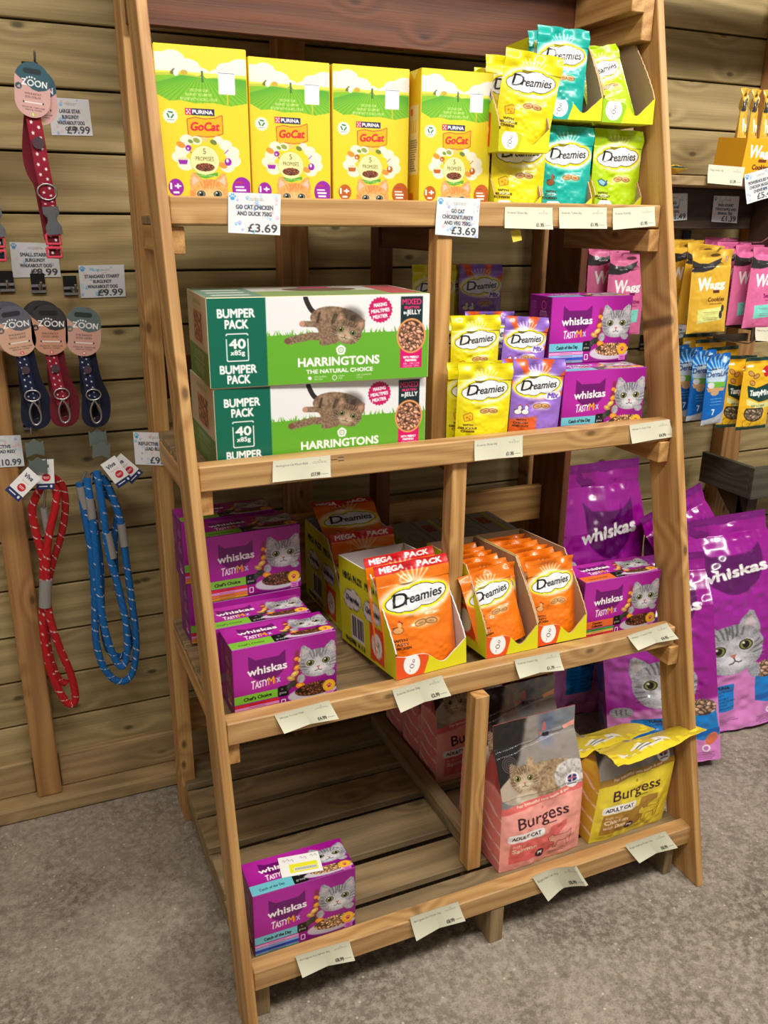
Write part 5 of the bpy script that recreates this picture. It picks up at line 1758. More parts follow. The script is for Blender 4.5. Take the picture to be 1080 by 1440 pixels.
def oval_mask(A, cx, cy, rx, ry):
    return A.m_ell(cx, cy, rx, ry)


def zoon_art(top, low, l1, size, sc_, ink=(.25, .15, .15)):
    W, H = 60, 92
    A = Art(W, H, .8, low)
    A.put(A.m_poly([(0, 0), (60, 0), (60, 38), (52, 44), (40, 47), (30, 45), (16, 34), (0, 22)]), top)
    A.put(A.m_rect(14, 11, 44, 20, 4), tuple(np.array(top) * .45))
    A.text('Z', 12, 39, 10, WHT, w=8, bold=.7); A.text('N', 46, 40, 10, WHT, w=8, bold=.7)
    for cx in (27, 39): A.put(A.m_ell(cx, 34.5, 5.4, 5.4) & ~A.m_ell(cx, 34.5, 3.6, 3.6), WHT)
    for i in range(4): A.ell(21 + i * 4, 27 - (1.5 if i in (1, 2) else 0), 1.2, 1.7, WHT)
    A.put(A.m_ell(7, 42, 5.5, 5.5), top); A.put(A.m_poly([(4, 44), (9, 39), (10, 45)]), low)
    A.text('WALKABOUT', 31, 54, 3.4, ink, w=28, bold=.2, align='c'); A.text(l1, 31, 59.5, 3.4, ink, w=26, bold=.2, align='c')
    A.rect(16, 66, 46, 67.4, WHT, .5); A.ell(15, 66.5, 1.2, 1.8, BLK); A.ell(47, 66.5, 1.2, 1.8, BLK)
    A.text('TOUGHER THAN EVER', 31, 76, 2.2, ink, w=38, align='c', bold=.15); A.text('TRIED & TESTED', 31, 80, 2.2, ink, w=28, align='c', bold=.15)
    A.ell(31, 86, 3.2, 3.4, sc_); A.text(size, 31, 87.8, 3.4, WHT, align='c', bold=.3)
    return A.out()


def oval_card(name, parent, w, h, art, loc, rot, back=(.8, .68, .64)):
    """rounded stadium-shaped hang card"""
    ny, nx = art.shape[:2]
    v = np.linspace(0, 1, ny)
    r = w / 2
    zz = (1 - v) * h
    dt = np.minimum(zz, h - zz)
    hw = np.where(dt < r, np.sqrt(np.maximum(r * r - (r - dt) ** 2, 0)), r)
    u = np.linspace(-1, 1, nx)
    X = u[None, :] * hw[:, None]
    ix = np.clip(((X / w + .5) * (nx - 1)).astype(int), 0, nx - 1)
    C = art[np.arange(ny)[:, None], ix]
    P = np.stack([X, np.full_like(X, -.0006), np.broadcast_to(zz[:, None] - h, X.shape)], -1)
    g = GM(); g.grid(P, C)
    P2 = P[np.linspace(0, ny - 1, 30).astype(int)][:, [0, nx // 2, nx - 1]].copy(); P2[..., 1] = .0006
    g.grid(P2, np.array(back), flip=True)
    o = g.build(name, [CARD], parent)
    o.location = loc; o.rotation_euler = rot
    return o


def strap(name, parent, pts, w, col, stars=None, th=.0016, seed=0, starcol=WHT):
    """flat webbing ribbon facing -y with printed stars"""
    P = spline(pts, 160)
    n = len(P)
    T_ = np.gradient(P, axis=0); T_ /= np.linalg.norm(T_, axis=1)[:, None] + 1e-9
    side = np.cross(T_, np.array([0, 1.0, 0])); side /= np.linalg.norm(side, axis=1)[:, None] + 1e-9
    L = np.linalg.norm(np.diff(P, axis=0), axis=1).sum()
    A = Art(w * 1000, L * 1000, .9, col)
    if stars:
        r = random.Random(seed)
        y = 6
        sx = .3
        while y < L * 1000:
            A.poly(star_pts(w * 1000 * (sx + r.uniform(-.04, .04)), y, stars, 5, .5, r.uniform(0, 6)), starcol)
            sx = 1 - sx; y += stars * 2.3
    A.soft(A.m_rect(0, 0, w * 60, L * 1000), .5, tuple(np.array(col) * .8), .6)
    a = A.out()
    m = a.shape[1]
    rows = np.clip(np.linspace(0, n - 1, a.shape[0]), 0, n - 1.001)
    i0 = rows.astype(int); f = (rows - i0)[:, None]
    Pc = P[i0] * (1 - f) + P[i0 + 1] * f; Sc = side[i0] * (1 - f) + side[i0 + 1] * f
    u = np.linspace(-.5, .5, m)[None, :, None] * w
    G = Pc[:, None, :] - Sc[:, None, :] * u
    if (G[0, -1, 0] < G[0, 0, 0]): G = G[:, ::-1]
    F = G.copy(); F[..., 1] -= th / 2
    g = GM(); g.grid(F, a, smooth=True)
    k_ = np.linspace(0, a.shape[0] - 1, 60).astype(int); kx = [0, m - 1]
    Bk = G[k_][:, kx].copy(); Bk[..., 1] += th / 2
    g.grid(Bk, np.array(col) * .8, flip=True, smooth=True)
    for c_ in (0, 1):
        g.grid(np.stack([F[k_][:, kx[c_]], Bk[:, c_]], 1), np.array(col) * .8, flip=(c_ == 0))
    return g.build(name, [CLOTH], parent)


BURG, NAVY = rgb(150, 16, 46), rgb(18, 26, 66)


def ring(name, parent, cx, cz, y, rx, rz, r=.0016, mat=None):
    g = GM()
    tube_grid(g, [(cx + rx * math.cos(a), y, cz + rz * math.sin(a)) for a in np.linspace(0, 2 * PI, 26)], r, (.4, .38, .4), 7, closed=True)
    return g.build(name, [mat or METAL], parent)


def collar(x, z, col, lab, top, low, fl=0):
    e = empty('dog_collar', (x, .70, z), lab, 'dog collar', 'dog collars on the left wall')
    oval_card('card_tag', e, .060, .092, zoon_art(top, low, 'DOG COLLAR', 'L', rgb(180, 200, 60)), (0, 0, .004), (0, math.radians(6), 0))
    oval_card('card_tag', e, .062, .094, zoon_art(top, low, 'DOG COLLAR', 'L', rgb(180, 200, 60)), (.006, .014, -.004), (0, math.radians(1), 0))
    strap('webbing', e, [(-.009, .008, -.075), (-.006, .003, -.12), (-.003, .001, -.17), (.001, .000, -.215), (.002, .000, -.240)], .026, col, 3.2, seed=fl)
    strap('webbing', e, [(-.012, .022, -.08), (-.022, .03, -.14), (-.020, .03, -.175), (-.010, .02, -.20), (-.006, .016, -.24), (-.002, .012, -.30)], .022, tuple(np.array(col) * .8))
    ring('d_ring', e, .001, -.214, -.003, .017, .014, .0018)
    g = GM(); tube_grid(g, [(-.005, -.0045, -.130), (-.005, .000, -.130)], .0105, (.28, .2, .24), 20)
    g.build('stud_badge', [MATTE], e)
    # buckle
    g = GM()
    outl = [(-.014, 0), (.015, 0), (.015, -.012), (.010, -.020), (.010, -.026), (.016, -.034), (.016, -.050), (-.013, -.050), (-.013, -.036), (-.007, -.026), (-.007, -.020), (-.014, -.012)]
    zs = np.linspace(0, -.050, 40)
    hw = np.interp(-zs, [0, .012, .020, .026, .036, .050], [.0145, .0145, .0085, .0085, .0145, .0145])
    uu = np.linspace(-1, 1, 9)
    X = uu[None, :] * hw[:, None]; Yv = -.0055 * (1 - .35 * uu[None, :] ** 4) + 0 * X
    P = np.stack([X, Yv, zs[:, None] + 0 * X], -1); g.grid(P, np.array(rgb(96, 98, 104)), smooth=True)
    P2 = P.copy(); P2[..., 1] = .004; g.grid(P2, np.array(rgb(70, 72, 78)), flip=True)
    for c_ in (0, -1): g.grid(np.stack([P[:, c_], P2[:, c_]], 1), np.array(rgb(80, 82, 88)), flip=(c_ == 0))
    for r_ in (0, -1): g.grid(np.stack([P[r_], P2[r_]]), np.array(rgb(80, 82, 88)), flip=(r_ == -1) is False)
    o = g.build('buckle', [MATTE], e); o.location = (.003, -.002, -.240); o.rotation_euler = (0, math.radians(-4), 0)
    pk = rgb(232, 74, 98)
    for dz in (-.290, -.314):
        g = GM()
        x0 = .003 if dz > -.3 else .002
        tube_grid(g, [(x0 - .013, -.002, dz), (x0 + .013, -.002, dz), (x0 + .013, -.002, dz - .017), (x0 - .013, -.002, dz - .017), (x0 - .013, -.002, dz)], .0028, pk, 6, closed=True)
        g.build('slide_loop', [MATTE], e)
    strap('webbing', e, [(.003, .002, -.288), (.003, .002, -.312), (.002, .004, -.334)], .020, tuple(np.array(col) * .7), 3.0, seed=4)
    return e


hook(-.157, 1.668, YP - .001, .69, 'wall hook holding the burgundy starry collar')
collar(-.162, 1.660, BURG, 'burgundy collar with white stars and grey buckle under a teal and pink card', rgb(40, 84, 98), rgb(214, 168, 164))
hook(-.262, 1.668, YP - .001, .69, 'wall hook at the left picture edge holding the navy collar')
collar(-.262, 1.655, NAVY, 'navy collar with white stars cut by the left picture edge', rgb(40, 84, 98), rgb(214, 168, 164), 2)


def lead(x, z, y, col, lab, top, low, roll, n_back=1, size='S', L=.0):
    e = empty('dog_lead', (x, y, z), lab, 'dog lead', 'starry dog leads on the left wall')
    e.scale = (1.14, 1, 1.14)
    oval_card('card_tag', e, .060, .088, zoon_art(top, low, 'DOG LEAD', size, rgb(220, 60, 70)), (0, 0, .0), (0, math.radians(roll), 0))
    for i in range(n_back):
        oval_card('card_tag', e, .060, .088, zoon_art(tuple(np.array(top) * .9), low, 'DOG LEAD', size, rgb(220, 60, 70)), (-.006 * (i + 1), .010 * (i + 1), .006), (0, math.radians(roll + 3), 0))
    dx = -math.sin(math.radians(roll)) * .08
    strap('webbing', e, [(dx, .006, -.078), (dx + .002, .004, -.11), (dx + .006, .002, -.150), (dx + .010, .002, -.178)], .020, col, 1.9, seed=3)
    strap('webbing', e, [(dx + .012, .010, -.078), (dx + .018, .014, -.13), (dx + .030, .016, -.17), (dx + .026, .016, -.205), (dx + .010, .014, -.213), (dx - .004, .012, -.20), (dx + .004, .012, -.14)], .019, tuple(np.array(col) * .75))
    strap('webbing', e, [(dx + .004, .020, -.085), (dx + .000, .024, -.15), (dx + .010, .026, -.205)], .020, tuple(np.array(col) * .6))
    ring('snap_ring', e, dx + .010, -.158, -.004, .013, .010)
    g = GM()
    tube_grid(g, [tuple(q) for q in spline([(dx + .010, -.005, -.168), (dx + .002, -.006, -.185), (dx + .004, -.006, -.205), (dx + .011, -.006, -.211), (dx + .019, -.006, -.203), (dx + .019, -.006, -.184), (dx + .010, -.005, -.168)], 40)], .0018, (.4, .4, .4), 7, closed=True)
    g.build('snap_hook', [METAL], e)
    g = GM(); tube_grid(g, [(dx + .004, -.004, -.112), (dx + .004, .001, -.112)], .007, (.3, .22, .26), 16); g.build('stud_badge', [MATTE], e)
    return e


for x, z, lab in ((-.250, 1.272, 'wall hook holding the pair of starry navy leads at the picture edge'), (-.189, 1.268, 'wall hook holding the burgundy lead'), (-.125, 1.262, 'wall hook holding the single navy lead')):
    hook(x, z, YP - .001, .74, lab, plate=.028)
lead(-.252, 1.236, .752, NAVY, 'navy starry lead with grey and peach card, nearest the left edge', rgb(96, 98, 112), rgb(222, 176, 150), -7, 2)
lead(-.180, 1.236, .752, BURG, 'burgundy starry lead with black and peach card, between the navy ones', rgb(54, 52, 56), rgb(206, 152, 126), 3, 2)
lead(-.113, 1.230, .752, NAVY, 'navy starry lead with grey-green and pink card, right of the burgundy one', rgb(96, 112, 112), rgb(212, 164, 152), 6, 0, 'M')


# rope leads
def fleck(base):
    def f(Lg, an):
        ph = (Lg * 1000 / 26.0 + an / (2 * PI)) % 1.0
        dot = ((Lg * 1000 / 3.1) % 1.0) < .62
        s_ = ((ph < .07) & dot)
        s2 = ((np.abs(np.sin(an * 5 + Lg * 3000)) * .16 + .86))
        return np.where(s_[..., None], np.array([.95, .95, .95]), np.array(base) * s2[..., None])
    return f


def rope(e, pts, base, r=.0062, name='rope', n=420):
    r = r * 1.14
    g = GM()
    tube_grid(g, spline(pts, n), r, base, 14, colf=fleck(base))
    return g.build(name, [CLOTH], e)


def sleeve(e, a, b2, r=.0085):
    g = GM()
    a, b2 = np.array(a), np.array(b2)
    tube_grid(g, [a * (1 - t) + b2 * t for t in np.linspace(0, 1, 12)], r, rgb(150, 146, 142), 14)
    return g.build('leather_sleeve', [MATTE], e)


def clip(e, a, b2):
    g = GM(); tube_grid(g, [a, b2], .0022, (.6, .6, .6), 8); g.build('snap_hook', [METAL], e)


def viva(e, loc, rot, name='card_tag'):
    A = Art(36, 66, .8, WHT)
    A.text('Viva', 6, 20, 9, rgb(30, 36, 70), w=20, bold=.5, shear=.2, rot=.1); A.fine(18, 26, 22, rgb(220, 90, 120), 1, 2, 1)
    A.ell(20, 40, 8.4, 8.4, rgb(214, 30, 50)); A.rect(14, 38, 26, 39.4, WHT); A.rect(15, 41, 25, 42.2, WHT)
    A.rect(0, 53, 36, 66, rgb(28, 50, 110)); A.rect(5, 58, 22, 60, WHT); A.ell(29, 59, 2.4, 3.2, WHT)
    g = GM()
    g.quad((-.018, -.0006, 0), (.018, -.0006, 0), (.018, -.0006, -.066), (-.018, -.0006, -.066), A.out())
    g.quad((.018, .0006, 0), (-.018, .0006, 0), (-.018, .0006, -.066), (.018, .0006, -.066), rgb(40, 70, 140))
    o = g.build(name, [CARD], e); o.location = loc; o.rotation_euler = rot
    return o


def hanger(e, loc, rot):
    g = GM()
    n = 24
    u = np.linspace(-1, 1, n)
    top = .014 + .004 * np.cos(u * PI * 1.5); bot = -.014 - .006 * np.abs(u)
    P = np.stack([np.stack([u * .018, np.full(n, -.001), top], -1), np.stack([u * .018, np.full(n, -.001), bot], -1)])
    g.grid(P, np.array(rgb(98, 108, 102))); P2 = P.copy(); P2[..., 1] = .001; g.grid(P2, np.array(rgb(80, 90, 84)), flip=True)
    g.grid(np.stack([P2[0], P[0]]), np.array(rgb(98, 108, 102))); g.grid(np.stack([P[1], P2[1]]), np.array(rgb(98, 108, 102)))
    o = g.build('plastic_hanger', [MATTE], e); o.location = loc; o.rotation_euler = rot
    return o


RED, BLU = rgb(206, 16, 26), rgb(8, 108, 186)
hook(-.240, .976, YP - .001, .76, 'wall hook holding the red rope lead', plate=.028)
hook(-.113, .986, YP - .001, .76, 'wall hook holding the blue rope leads', plate=.028)
e = empty('rope_lead', (0, .79, 0), 'red rope lead with white flecks and a grey sleeve, hanging by the left stud', 'dog lead', 'rope leads on the left wall')
q = lambda *p: [(x, y, z) for x, y, z in p]
rope(e, q((-.232, .0, .855), (-.258, -.004, .805), (-.256, -.004, .745), (-.250, -.004, .690), (-.254, -.004, .640), (-.268, 0, .52), (-.266, .004, .42), (-.250, .004, .345), (-.232, .002, .310), (-.218, 0, .325), (-.222, 0, .39), (-.240, -.004, .47), (-.252, -.008, .56), (-.246, -.012, .66), (-.232, -.014, .74), (-.210, -.014, .81), (-.207, -.010, .845), (-.228, -.006, .862)), RED, .0075)
rope(e, q((-.214, .012, .87), (-.192, .012, .845), (-.190, .014, .795), (-.206, .012, .73), (-.236, .006, .655), (-.258, .006, .56), (-.263, .010, .46), (-.250, .012, .38), (-.232, .010, .362)), tuple(np.array(RED) * .9), .007)
sleeve(e, (-.249, -.012, .640), (-.258, -.010, .575), .0135)
sleeve(e, (-.236, .004, .80), (-.232, .004, .74), .008)
clip(e, (-.226, -.004, .85), (-.234, .0, .80))
hanger(e, (-.238, -.028, .945), (0, 0, 0)); hanger(e, (-.236, -.038, .908), (0, .05, 0))
viva(e, (-.222, -.030, .918), (0, math.radians(4), 0)); viva(e, (-.245, -.046, .895), (math.radians(-20), math.radians(52), 0))
e = empty('rope_lead', (0, .79, 0), 'blue rope lead with grey sleeves hanging lowest beside the red one', 'dog lead', 'rope leads on the left wall')
rope(e, q((-.156, 0, .850), (-.153, 0, .79), (-.148, 0, .70), (-.150, .002, .58), (-.158, .002, .47), (-.150, 0, .40), (-.128, -.002, .357), (-.102, -.004, .348), (-.080, -.002, .375), (-.068, 0, .45), (-.070, 0, .56), (-.074, 0, .66), (-.078, -.002, .75), (-.095, -.002, .83), (-.108, -.004, .86)), BLU, .0072)
rope(e, q((-.140, -.008, .86), (-.138, -.008, .79), (-.138, -.006, .70), (-.140, -.004, .58), (-.136, -.004, .49), (-.122, -.004, .415), (-.106, -.006, .388), (-.092, -.006, .42), (-.088, -.004, .50), (-.098, -.006, .60), (-.110, -.008, .68), (-.114, -.010, .78), (-.118, -.010, .875)), tuple(np.array(BLU) * 1.05), .0072)
sleeve(e, (-.156, 0, .842), (-.150, 0, .790), .0095); sleeve(e, (-.139, -.008, .815), (-.138, -.008, .768), .009)
sleeve(e, (-.110, -.009, .730), (-.103, -.008, .668), .0095); sleeve(e, (-.077, -.001, .745), (-.074, -.001, .690), .0095)
clip(e, (-.140, -.004, .875), (-.153, -.002, .85)); clip(e, (-.128, -.01, .87), (-.136, -.010, .83))
e2 = empty('rope_lead', (0, .79, 0), 'second blue rope lead tucked behind the lower-hanging blue one', 'dog lead', 'rope leads on the left wall')
rope(e2, q((-.124, .018, .865), (-.108, .016, .82), (-.090, .014, .80), (-.080, .014, .77), (-.094, .014, .70), (-.098, .014, .60), (-.086, .014, .50), (-.084, .014, .43), (-.104, .014, .405), (-.132, .014, .43), (-.138, .014, .52), (-.130, .014, .65), (-.134, .016, .80)), tuple(np.array(BLU) * .8), .0068)
hanger(e, (-.110, -.024, .955), (0, 0, 0)); hanger(e, (-.106, -.034, .930), (0, .12, 0))
viva(e, (-.096, -.036, .905), (0, math.radians(-30), 0)); viva(e2, (-.078, -.014, .900), (0, math.radians(-42), 0))

# price cards on the left wall
card('price_label', (-.130, 1.629), (-.052, 1.629), (-.050, 1.561), (-.130, 1.559), YP - .002, colour_card(('LARGE STAR', 'BURGUNDY', 'WALKABOUT DOG', 'COLLAR'), '£9.99'), 'glossy patterned price card half hidden behind the burgundy collar', GK, 0)
card('price_label', (-.235, 1.352), (-.143, 1.349), (-.142, 1.281), (-.237, 1.281), YP - .002, colour_card(('SMALL STARRY', 'BURGUNDY', 'WALKABOUT DOG', 'LEAD'), '£8.99'), 'patterned price card reading 8.99 on the left wall', GK, 0)
card('price_label', (-.105, 1.304), (-.010, 1.305), (-.012, 1.237), (-.106, 1.236), YP - .002, colour_card(('STANDARD STARRY', 'BURGUNDY', 'WALKABOUT DOG', 'LEAD'), '£9.99'), 'patterned price card reading 9.99 above the leads', GK, 0)
card('price_label', (-.352, .962), (-.262, .957), (-.262, .888), (-.354, .891), .833, colour_card(('REFLECTIVE', 'ROPE LEAD RED'), '£10.99'), 'patterned price card reading red rope lead on the left stud', GK, 0)
card('price_label', (-.049, .985), (.028, .976), (.031, .904), (-.050, .916), .657, colour_card(('REFLECTIVE ROPE', 'LEAD BLUE'), '£9.99'), 'patterned price card reading blue rope lead on the rear left leg of the rack', GK, 0)

# ================================================================== right wall: packets, small shelf
def wagg(base, kind):
    W, H = 118, 205
    A = Art(W, H, 1.3, base)
    A.poly([(0, 24), (20, 32), (50, 34), (78, 24), (86, 20), (80, 34), (60, 48), (30, 54), (0, 52)], rgb(44, 42, 44))
    for i in range(26):
        a = i / 25
        A.poly([(4 + a * 74, 44 - a * 14), (8 + a * 74, 44 - a * 14), (8 + a * 82 + 2, 58 - a * 20)], rgb(44, 42, 44))
    A.put(A.m_ell(68, 14, 14, 4), tuple(np.array(base) * .45))
    A.text('W', 18, 98, 30, WHT, w=36, bold=2.4, shear=.1); A.text('agg', 54, 94, 17, WHT, w=46, bold=2.0, shear=.15, rot=.05)
    dk = rgb(96, 44, 20) if kind == 'Cookies' else rgb(120, 20, 90)
    A.rect(66, 98, 84, 106, dk, 1)
    A.text(kind, 50, 126, 10, dk, w=52, bold=1.2); A.rect(56, 132, 96, 133.4, dk)
    ac = rgb(226, 230, 140) if kind == 'Cookies' else rgb(130, 222, 206)
    A.poly([(24, 146), (102, 140), (100, 172), (24, 180)], ac)
    A.fine(62, 152, 50, dk, 2, 4, 1.2); A.fine(62, 166, 50, dk, 2, 4, 1.2)
    if kind == 'Cookies':
        A.ell(94, 160, 6, 10, rgb(60, 50, 46)); A.ell(100, 145, 5, 9, rgb(60, 50, 46)); A.rect(96, 16, 104, 30, rgb(200, 60, 80)); A.rect(99, 16, 101, 30, WHT)
    A.ell(34, 18, 6, 6, tuple(np.minimum(np.array(base) * 1.15, 1)))
    return A.out()


def dental():
    W, H = 76, 190
    A = Art(W, H, 1.2, rgb(0, 104, 196))
    for i in range(11):
        a0 = -PI * (i + .5) / 11
        A.soft(A.m_poly([(38, 62), (38 + 60 * math.cos(a0), 62 + 60 * math.sin(a0)), (38 + 60 * math.cos(a0 + .12), 62 + 60 * math.sin(a0 + .12))]), 1, rgb(190, 226, 246), .8)
    A.soft(A.m_ell(36, 62, 34, 26), 4, rgb(224, 238, 248), .9)
    A.text('PURINA', 8, 42, 4, rgb(30, 40, 80), w=24, bold=.5); A.text('DentaLife', 4, 60, 13, rgb(10, 50, 130), w=68, bold=.6)
    A.poly([(6, 72), (66, 76), (66, 88), (14, 90)], rgb(110, 190, 60)); A.poly([(4, 88), (64, 90), (60, 98), (10, 100)], rgb(216, 170, 120))
    A.ell(30, 102, 14, 8, rgb(206, 170, 130)); A.ell(16, 82, 10, 8, rgb(226, 226, 230))
    A.fine(38, 118, 50, rgb(190, 220, 245), 3, 8, 1.6); A.text('7', 26, 162, 15, WHT, bold=1)
    A.poly([(0, 190), (0, 176), (40, 168), (76, 150), (76, 190)], rgb(190, 196, 206))
    A.rect(56, 10, 68, 26, rgb(220, 236, 246))
    return A.out()


def minis():
    W, H = 108, 200
    A = Art(W, H, 1.3, rgb(244, 192, 36))
    A.rect(0, 0, W, 11, rgb(14, 66, 62)); A.rect(0, 189, W, H, rgb(14, 66, 62))
    A.rect(6, 22, 36, 27, WHT)
    for x, y, a in ((26, 44, .5), (44, 52, -.3), (34, 70, .4)):
        A.ell(x, y, 11, 7, rgb(120, 74, 30), a); A.ell(x, y, 9, 5, rgb(214, 160, 90), a)
    A.ell(80, 40, 14, 15, rgb(206, 24, 40)); A.rect(66, 37, 94, 43, WHT, 2); A.ell(80, 40, 7, 5, rgb(206, 24, 40))
    A.poly([(18, 76), (50, 84), (90, 72), (W, 80), (W, 118), (60, 122), (24, 108)], rgb(14, 66, 62))
    A.text('Tasty', 28, 104, 14, WHT, w=36, bold=1.6, shear=.1); A.text('Minis', 66, 104, 14, WHT, w=40, bold=1.6)
    A.poly([(20, 112), (60, 126), (W, 122), (W, 138), (60, 142), (22, 128)], rgb(238, 236, 160)); A.text('BEEF & CHEESE', 60, 135, 5, rgb(40, 60, 30), w=48, bold=.4, align='c')
    A.put(A.m_ell(50, 152, 34, 24) & A.m_rect(0, 138, W, 200), rgb(60, 54, 48)); food(A, A.m_ell(50, 154, 30, 20) & A.m_rect(0, 142, W, 200), rgb(150, 130, 104), 14, 8)
    A.put(A.m_ell(30, 180, 14, 12) & ~A.m_ell(30, 180, 12.6, 10.6), rgb(120, 80, 20))
    return A.out()


WY, WP = rgb(232, 184, 58), rgb(226, 112, 164)
pk = {
    'cook': make_pouch('dog_treat_packet', .118, .205, .012, wagg(WY, 'Cookies'), WY, seed=1, bottom=False),
    'pink': make_pouch('dog_treat_packet', .118, .205, .012, wagg(WP, 'Sensitive'), WP, seed=2, bottom=False),
    'blue': make_pouch('dog_treat_packet', .078, .190, .010, dental(), rgb(0, 104, 196), seed=3, bottom=False, back=rgb(160, 170, 190)),
    'mini': make_pouch('dog_treat_packet', .110, .200, .012, minis(), rgb(244, 192, 36), seed=4, bottom=False)}
used = set()


def packet(kk, x, y, ztop, yaw, lab, grp, roll=0, sc=1.0):
    o = pk[kk] if kk not in used else cp(pk[kk])
    used.add(kk)
    h = {'cook': .205, 'pink': .205, 'blue': .190, 'mini': .200}[kk] * sc
    o.matrix_world = Matrix.Translation((x, y, ztop - h)) @ Matrix.Rotation(math.radians(yaw), 4, 'Z') @ Matrix.Rotation(math.radians(roll), 4, 'Y') @ Matrix.Scale(sc, 4)
    return tag(o, lab, 'dog treat packet', grp)


gr = 'dog treat packets hanging on the right wall'
packet('cook', 1.392, .600, 1.340, -6, 'front yellow cookies packet hanging right of the rack', gr, -2)
packet('cook', 1.395, .655, 1.352, 0, 'yellow cookies packet just behind the front one', gr, 5)
packet('cook', 1.385, .700, 1.360, 2, 'third yellow cookies packet, mostly hidden by the right leg', gr)
packet('cook', 1.390, .745, 1.362, 0, 'rearmost yellow cookies packet on the hook', gr)
packet('pink', 1.575, .600, 1.345, -2, 'front pink packet at the right picture edge', gr, 1)
packet('pink', 1.555, .640, 1.350, 2, 'second pink packet, behind the front pink one', gr)
packet('pink', 1.545, .690, 1.356, -4, 'third pink packet with its dark lash mark showing', gr)
packet('pink', 1.540, .740, 1.366, 0, 'rear pink packet whose top edge rises over the others', gr, 1)
packet('pink', 1.455 - .25, .700, 1.330, 0, 'pink packet seen through the rack, nearest its right leg', gr)
packet('pink', 1.175, .735, 1.352, -5, 'pink packet seen through the rack, behind the nearest pink one', gr, -2)
packet('pink', 1.130, .760, 1.340, -6, 'darkest pink packet seen through the rack, next to the rear leg', gr, 2)
packet('blue', 1.455, .600, 1.078, 2, 'front blue dental packet with silver foil edge', gr, -1)
packet('blue', 1.440, .640, 1.082, 1, 'second blue dental packet', gr)
packet('blue', 1.428, .680, 1.084, -2, 'third blue dental packet', gr)
packet('blue', 1.418, .720, 1.086, 0, 'rearmost blue dental packet by the right leg', gr)
packet('mini', 1.600, .600, 1.062, -1, 'front yellow and green minis packet at the right edge', gr)
packet('mini', 1.565, .640, 1.062, 0, 'second yellow and green minis packet', gr, 2)
packet('mini', 1.545, .680, 1.082, -2, 'third yellow and green minis packet', gr, -2)
packet('mini', 1.530, .720, 1.098, 0, 'fourth yellow and green minis packet, only its top showing', gr)
packet('mini', 1.515, .755, 1.110, 1, 'rearmost yellow and green minis packet', gr)
for x, z, lab in ((1.395, 1.345, 'wall hook carrying the yellow cookies packets'), (1.550, 1.372, 'wall hook carrying the pink packets'), (1.437, 1.083, 'wall hook carrying the blue packets'), (1.555, 1.112, 'wall hook carrying the minis packets'), (1.185, 1.345, 'wall hook carrying the pink packets seen through the rack')):
    hook(x, z - .012, YP - .001, .585, lab, plate=.03)

# small shelf on the right wall with an open treat box
shf = empty('wall_shelf', (1.5, .72, 1.49), 'brown wall shelf with a dark apron carrying the yellow treat box', 'shelf')
board('shelf_board', (1.225, .60, 1.488), (1.75, YP - .001, 1.510), 'x', SILLW, shf)
board('apron_board', (1.225, .705, 1.388), (1.75, .722, 1.487), 'x', DARKW, shf)
board('bracket', (1.600, .605, 1.31), (1.70, .704, 1.487), 'z', DARKW, shf)
A = Art(150, 100, 1.2, rgb(238, 176, 24))
A.text('W', 14, 48, 30, WHT, w=36, bold=2.6, shear=.1); A.text('agg', 50, 46, 18, WHT, w=48, bold=2.2, shear=.15, rot=.05)
A.rect(50, 52, 76, 60, rgb(120, 60, 20), 1); A.text('Cookies', 34, 78, 12, rgb(96, 44, 20), w=52, bold=1.2); A.rect(40, 84, 70, 85.5, rgb(96, 44, 20)); A.rect(104, 50, 146, 92, rgb(236, 226, 140))
g = GM()
w_, d_, h_ = .152, .10, .092
g.quad((.010, 0, h_), (w_ + .01, 0, h_), (w_, 0, 0), (0, 0, 0), A.out())
yb_ = np.array(rgb(226, 166, 24))
g.quad((.010, d_, h_ * 1.1), (.010, 0, h_), (0, 0, 0), (0, d_, 0), yb_); g.quad((w_ + .01, 0, h_), (w_ + .01, d_, h_ * 1.1), (w_, d_, 0), (w_, 0, 0), yb_)
g.quad((w_ + .01, d_, h_ * 1.1), (.01, d_, h_ * 1.1), (0, d_, 0), (w_, d_, 0), yb_); g.quad((0, 0, 0), (w_, 0, 0), (w_, d_, 0), (0, d_, 0), yb_)
g.quad((w_ + .008, .002, h_), (.012, .002, h_), (.002, .002, 0), (w_ - .002, .002, 0), yb_ * .8)
o = g.build('open_treat_box', [CARD]); o.location = (1.478, .640, 1.512)
tag(o, 'open yellow treat box with white script on the right wall shelf', 'box')
for i, (x, y, yaw) in enumerate(((1.512, .672, 84), (1.548, .672, 84), (1.586, .670, 82))):
    oo = cp(pk['cook'])
    oo.matrix_world = Matrix.Translation((x, y + .02, 1.514)) @ Matrix.Rotation(math.radians(yaw - 60), 4, 'Z') @ Matrix.Diagonal((.32, 1.3, 1.02, 1))
    tag(oo, ('yellow packet standing leftmost in the open treat box', 'yellow packet standing in the middle of the open treat box', 'yellow packet at the right of the open treat box')[i], 'dog treat packet', 'packets in the open treat box')
o = cp(pk['mini'])
o.matrix_world = Matrix.Translation((1.335, .70, 1.532)) @ Matrix.Rotation(math.radians(10), 4, 'Z') @ Matrix.Rotation(math.radians(-96), 4, 'X') @ Matrix.Diagonal((.6, 1.0, .55, 1))
tag(o, 'small yellow packet lying on the wall shelf beside the right leg', 'dog treat packet')

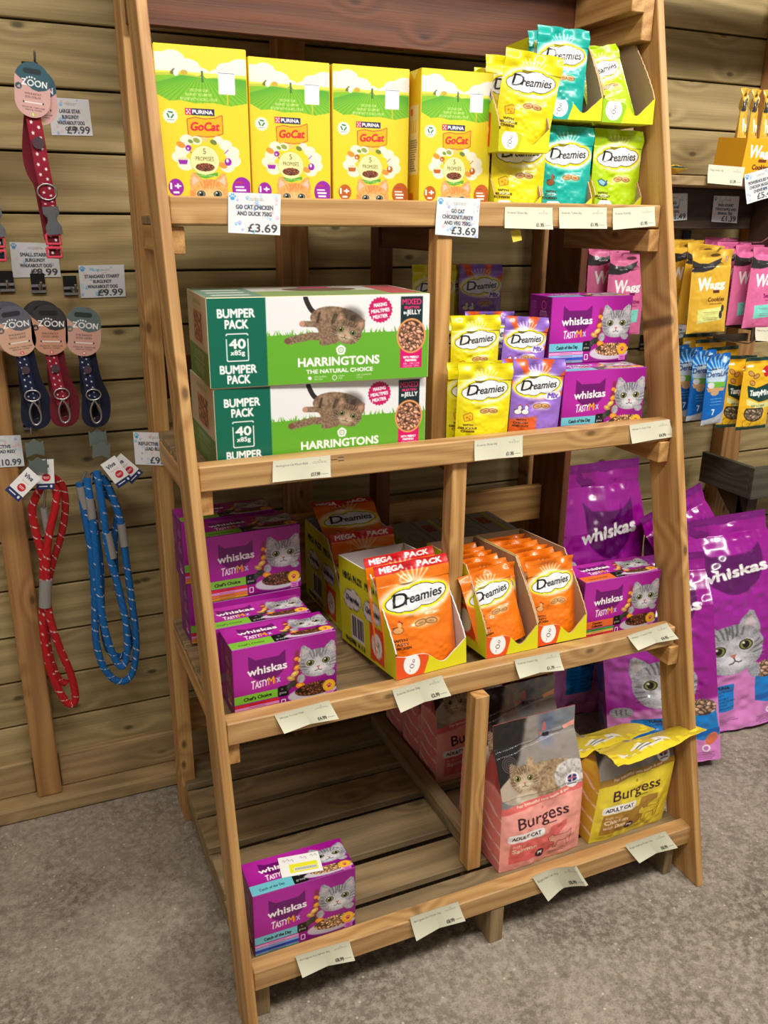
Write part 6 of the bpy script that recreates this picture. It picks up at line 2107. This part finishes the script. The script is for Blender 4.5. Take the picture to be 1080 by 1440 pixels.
card('price_label', (1.333, 1.536), (1.449, 1.533), (1.441, 1.490), (1.331, 1.494), .597, cream_card('Wagg Cookies 125g', '£1.39'), 'cream price label on the edge of the right wall shelf', GC, .004)
card('price_label', (1.447, 1.516), (1.545, 1.540), (1.558, 1.470), (1.463, 1.448), .594, colour_card(('POWERHOUSE MINI', 'CHICKEN NUGGET', 'CHEWS BPK'), '£5.49'), 'large patterned price card reading 5.49 at the right edge', GK, .004)
card('price_label', (1.461, 1.470), (1.548, 1.470), (1.551, 1.403), (1.463, 1.406), .702, colour_card(('WAGG GOURMET', 'TURKEY/APPLE AND', 'BANANA 125G'), '£1.39'), 'dim patterned price card reading 1.39 on the dark apron', GK, 0)
card('price_label', (1.285, 1.472), (1.373, 1.474), (1.381, 1.410), (1.290, 1.404), .702, colour_card(('WAGG', 'BEEF AND', 'VEG 125G'), '£1.49'), 'dim patterned price card reading 1.49 beside the right leg', GK, 0)
card('price_label', (1.405, 1.142), (1.500, 1.140), (1.503, 1.082), (1.407, 1.080), .765, colour_card(('DENTAL', 'STICKS MINI'), '£1.45'), 'patterned price card reading 1.45 below the cookies packets', GK, 0)
card('price_label', (1.561, 1.144), (1.668, 1.138), (1.672, 1.097), (1.563, 1.108), .597, cream_card('Pedigree Tasty Minis', '£1.79'), 'cream price label below the pink packets at the right edge', GC, .004)
board_ = board('label_rail', (1.40, .767, 1.078), (1.72, .780, 1.100), 'x', DARKW, None); tag(board_, 'thin dark strip carrying the lower price card', 'strip')
b2_ = board('label_strip', (1.555, .599, 1.105), (1.76, .606, 1.146), 'x', DARKW, None); tag(b2_, 'narrow dark label strip below the pink packets', 'strip')
b3_ = board('strip_bracket', (1.70, .607, 1.112), (1.72, YP, 1.140), 'y', DARKW, None); tag(b3_, 'dark arm joining the label strip to the wall', 'bracket')

# weathered crate on the right
cr = empty('wooden_crate', (1.9, .7, .60), 'weathered grey wooden shelf crate at the right edge above the sacks', 'crate')
board('crate_board', (1.665, .62, .640), (2.3, .636, .735), 'x', GREYW, cr)
board('crate_board', (1.665, .637, .640), (1.681, .830, .735), 'y', GREYW, cr)
board('crate_base', (1.682, .637, .640), (2.3, .830, .652), 'x', GREYW, cr)
board('crate_leg', (1.700, .66, .001), (1.74, .70, .639), 'z', DARKW, cr)
board('crate_leg', (2.2, .66, .001), (2.24, .70, .639), 'z', DARKW, cr)
for x in (1.70, 2.0):
    prism('brace', [(x, .64, .48), (x + .02, .64, .48), (x + .02, .80, .638), (x, .80, .638), (x, .64, .52), (x + .02, .64, .52), (x + .02, .70, .639), (x, .70, .639)], (0, .2, 1), DARKW, cr)

# small torn paper under the top rail
g = GM()
g.quad((-.012, 0, .006), (.010, 0, .010), (.014, -.002, -.010), (-.006, -.003, -.014), np.array(rgb(232, 206, 60)))
g.quad((.010, .0006, .010), (-.012, .0006, .006), (-.006, -.0024, -.014), (.014, -.0014, -.010), np.array(rgb(220, 220, 210)))
o = g.build('paper_scrap', [PAPER]); o.location = (.662, .370, 1.378)
tag(o, 'tiny yellow paper scrap sticking out below the top rail', 'paper')
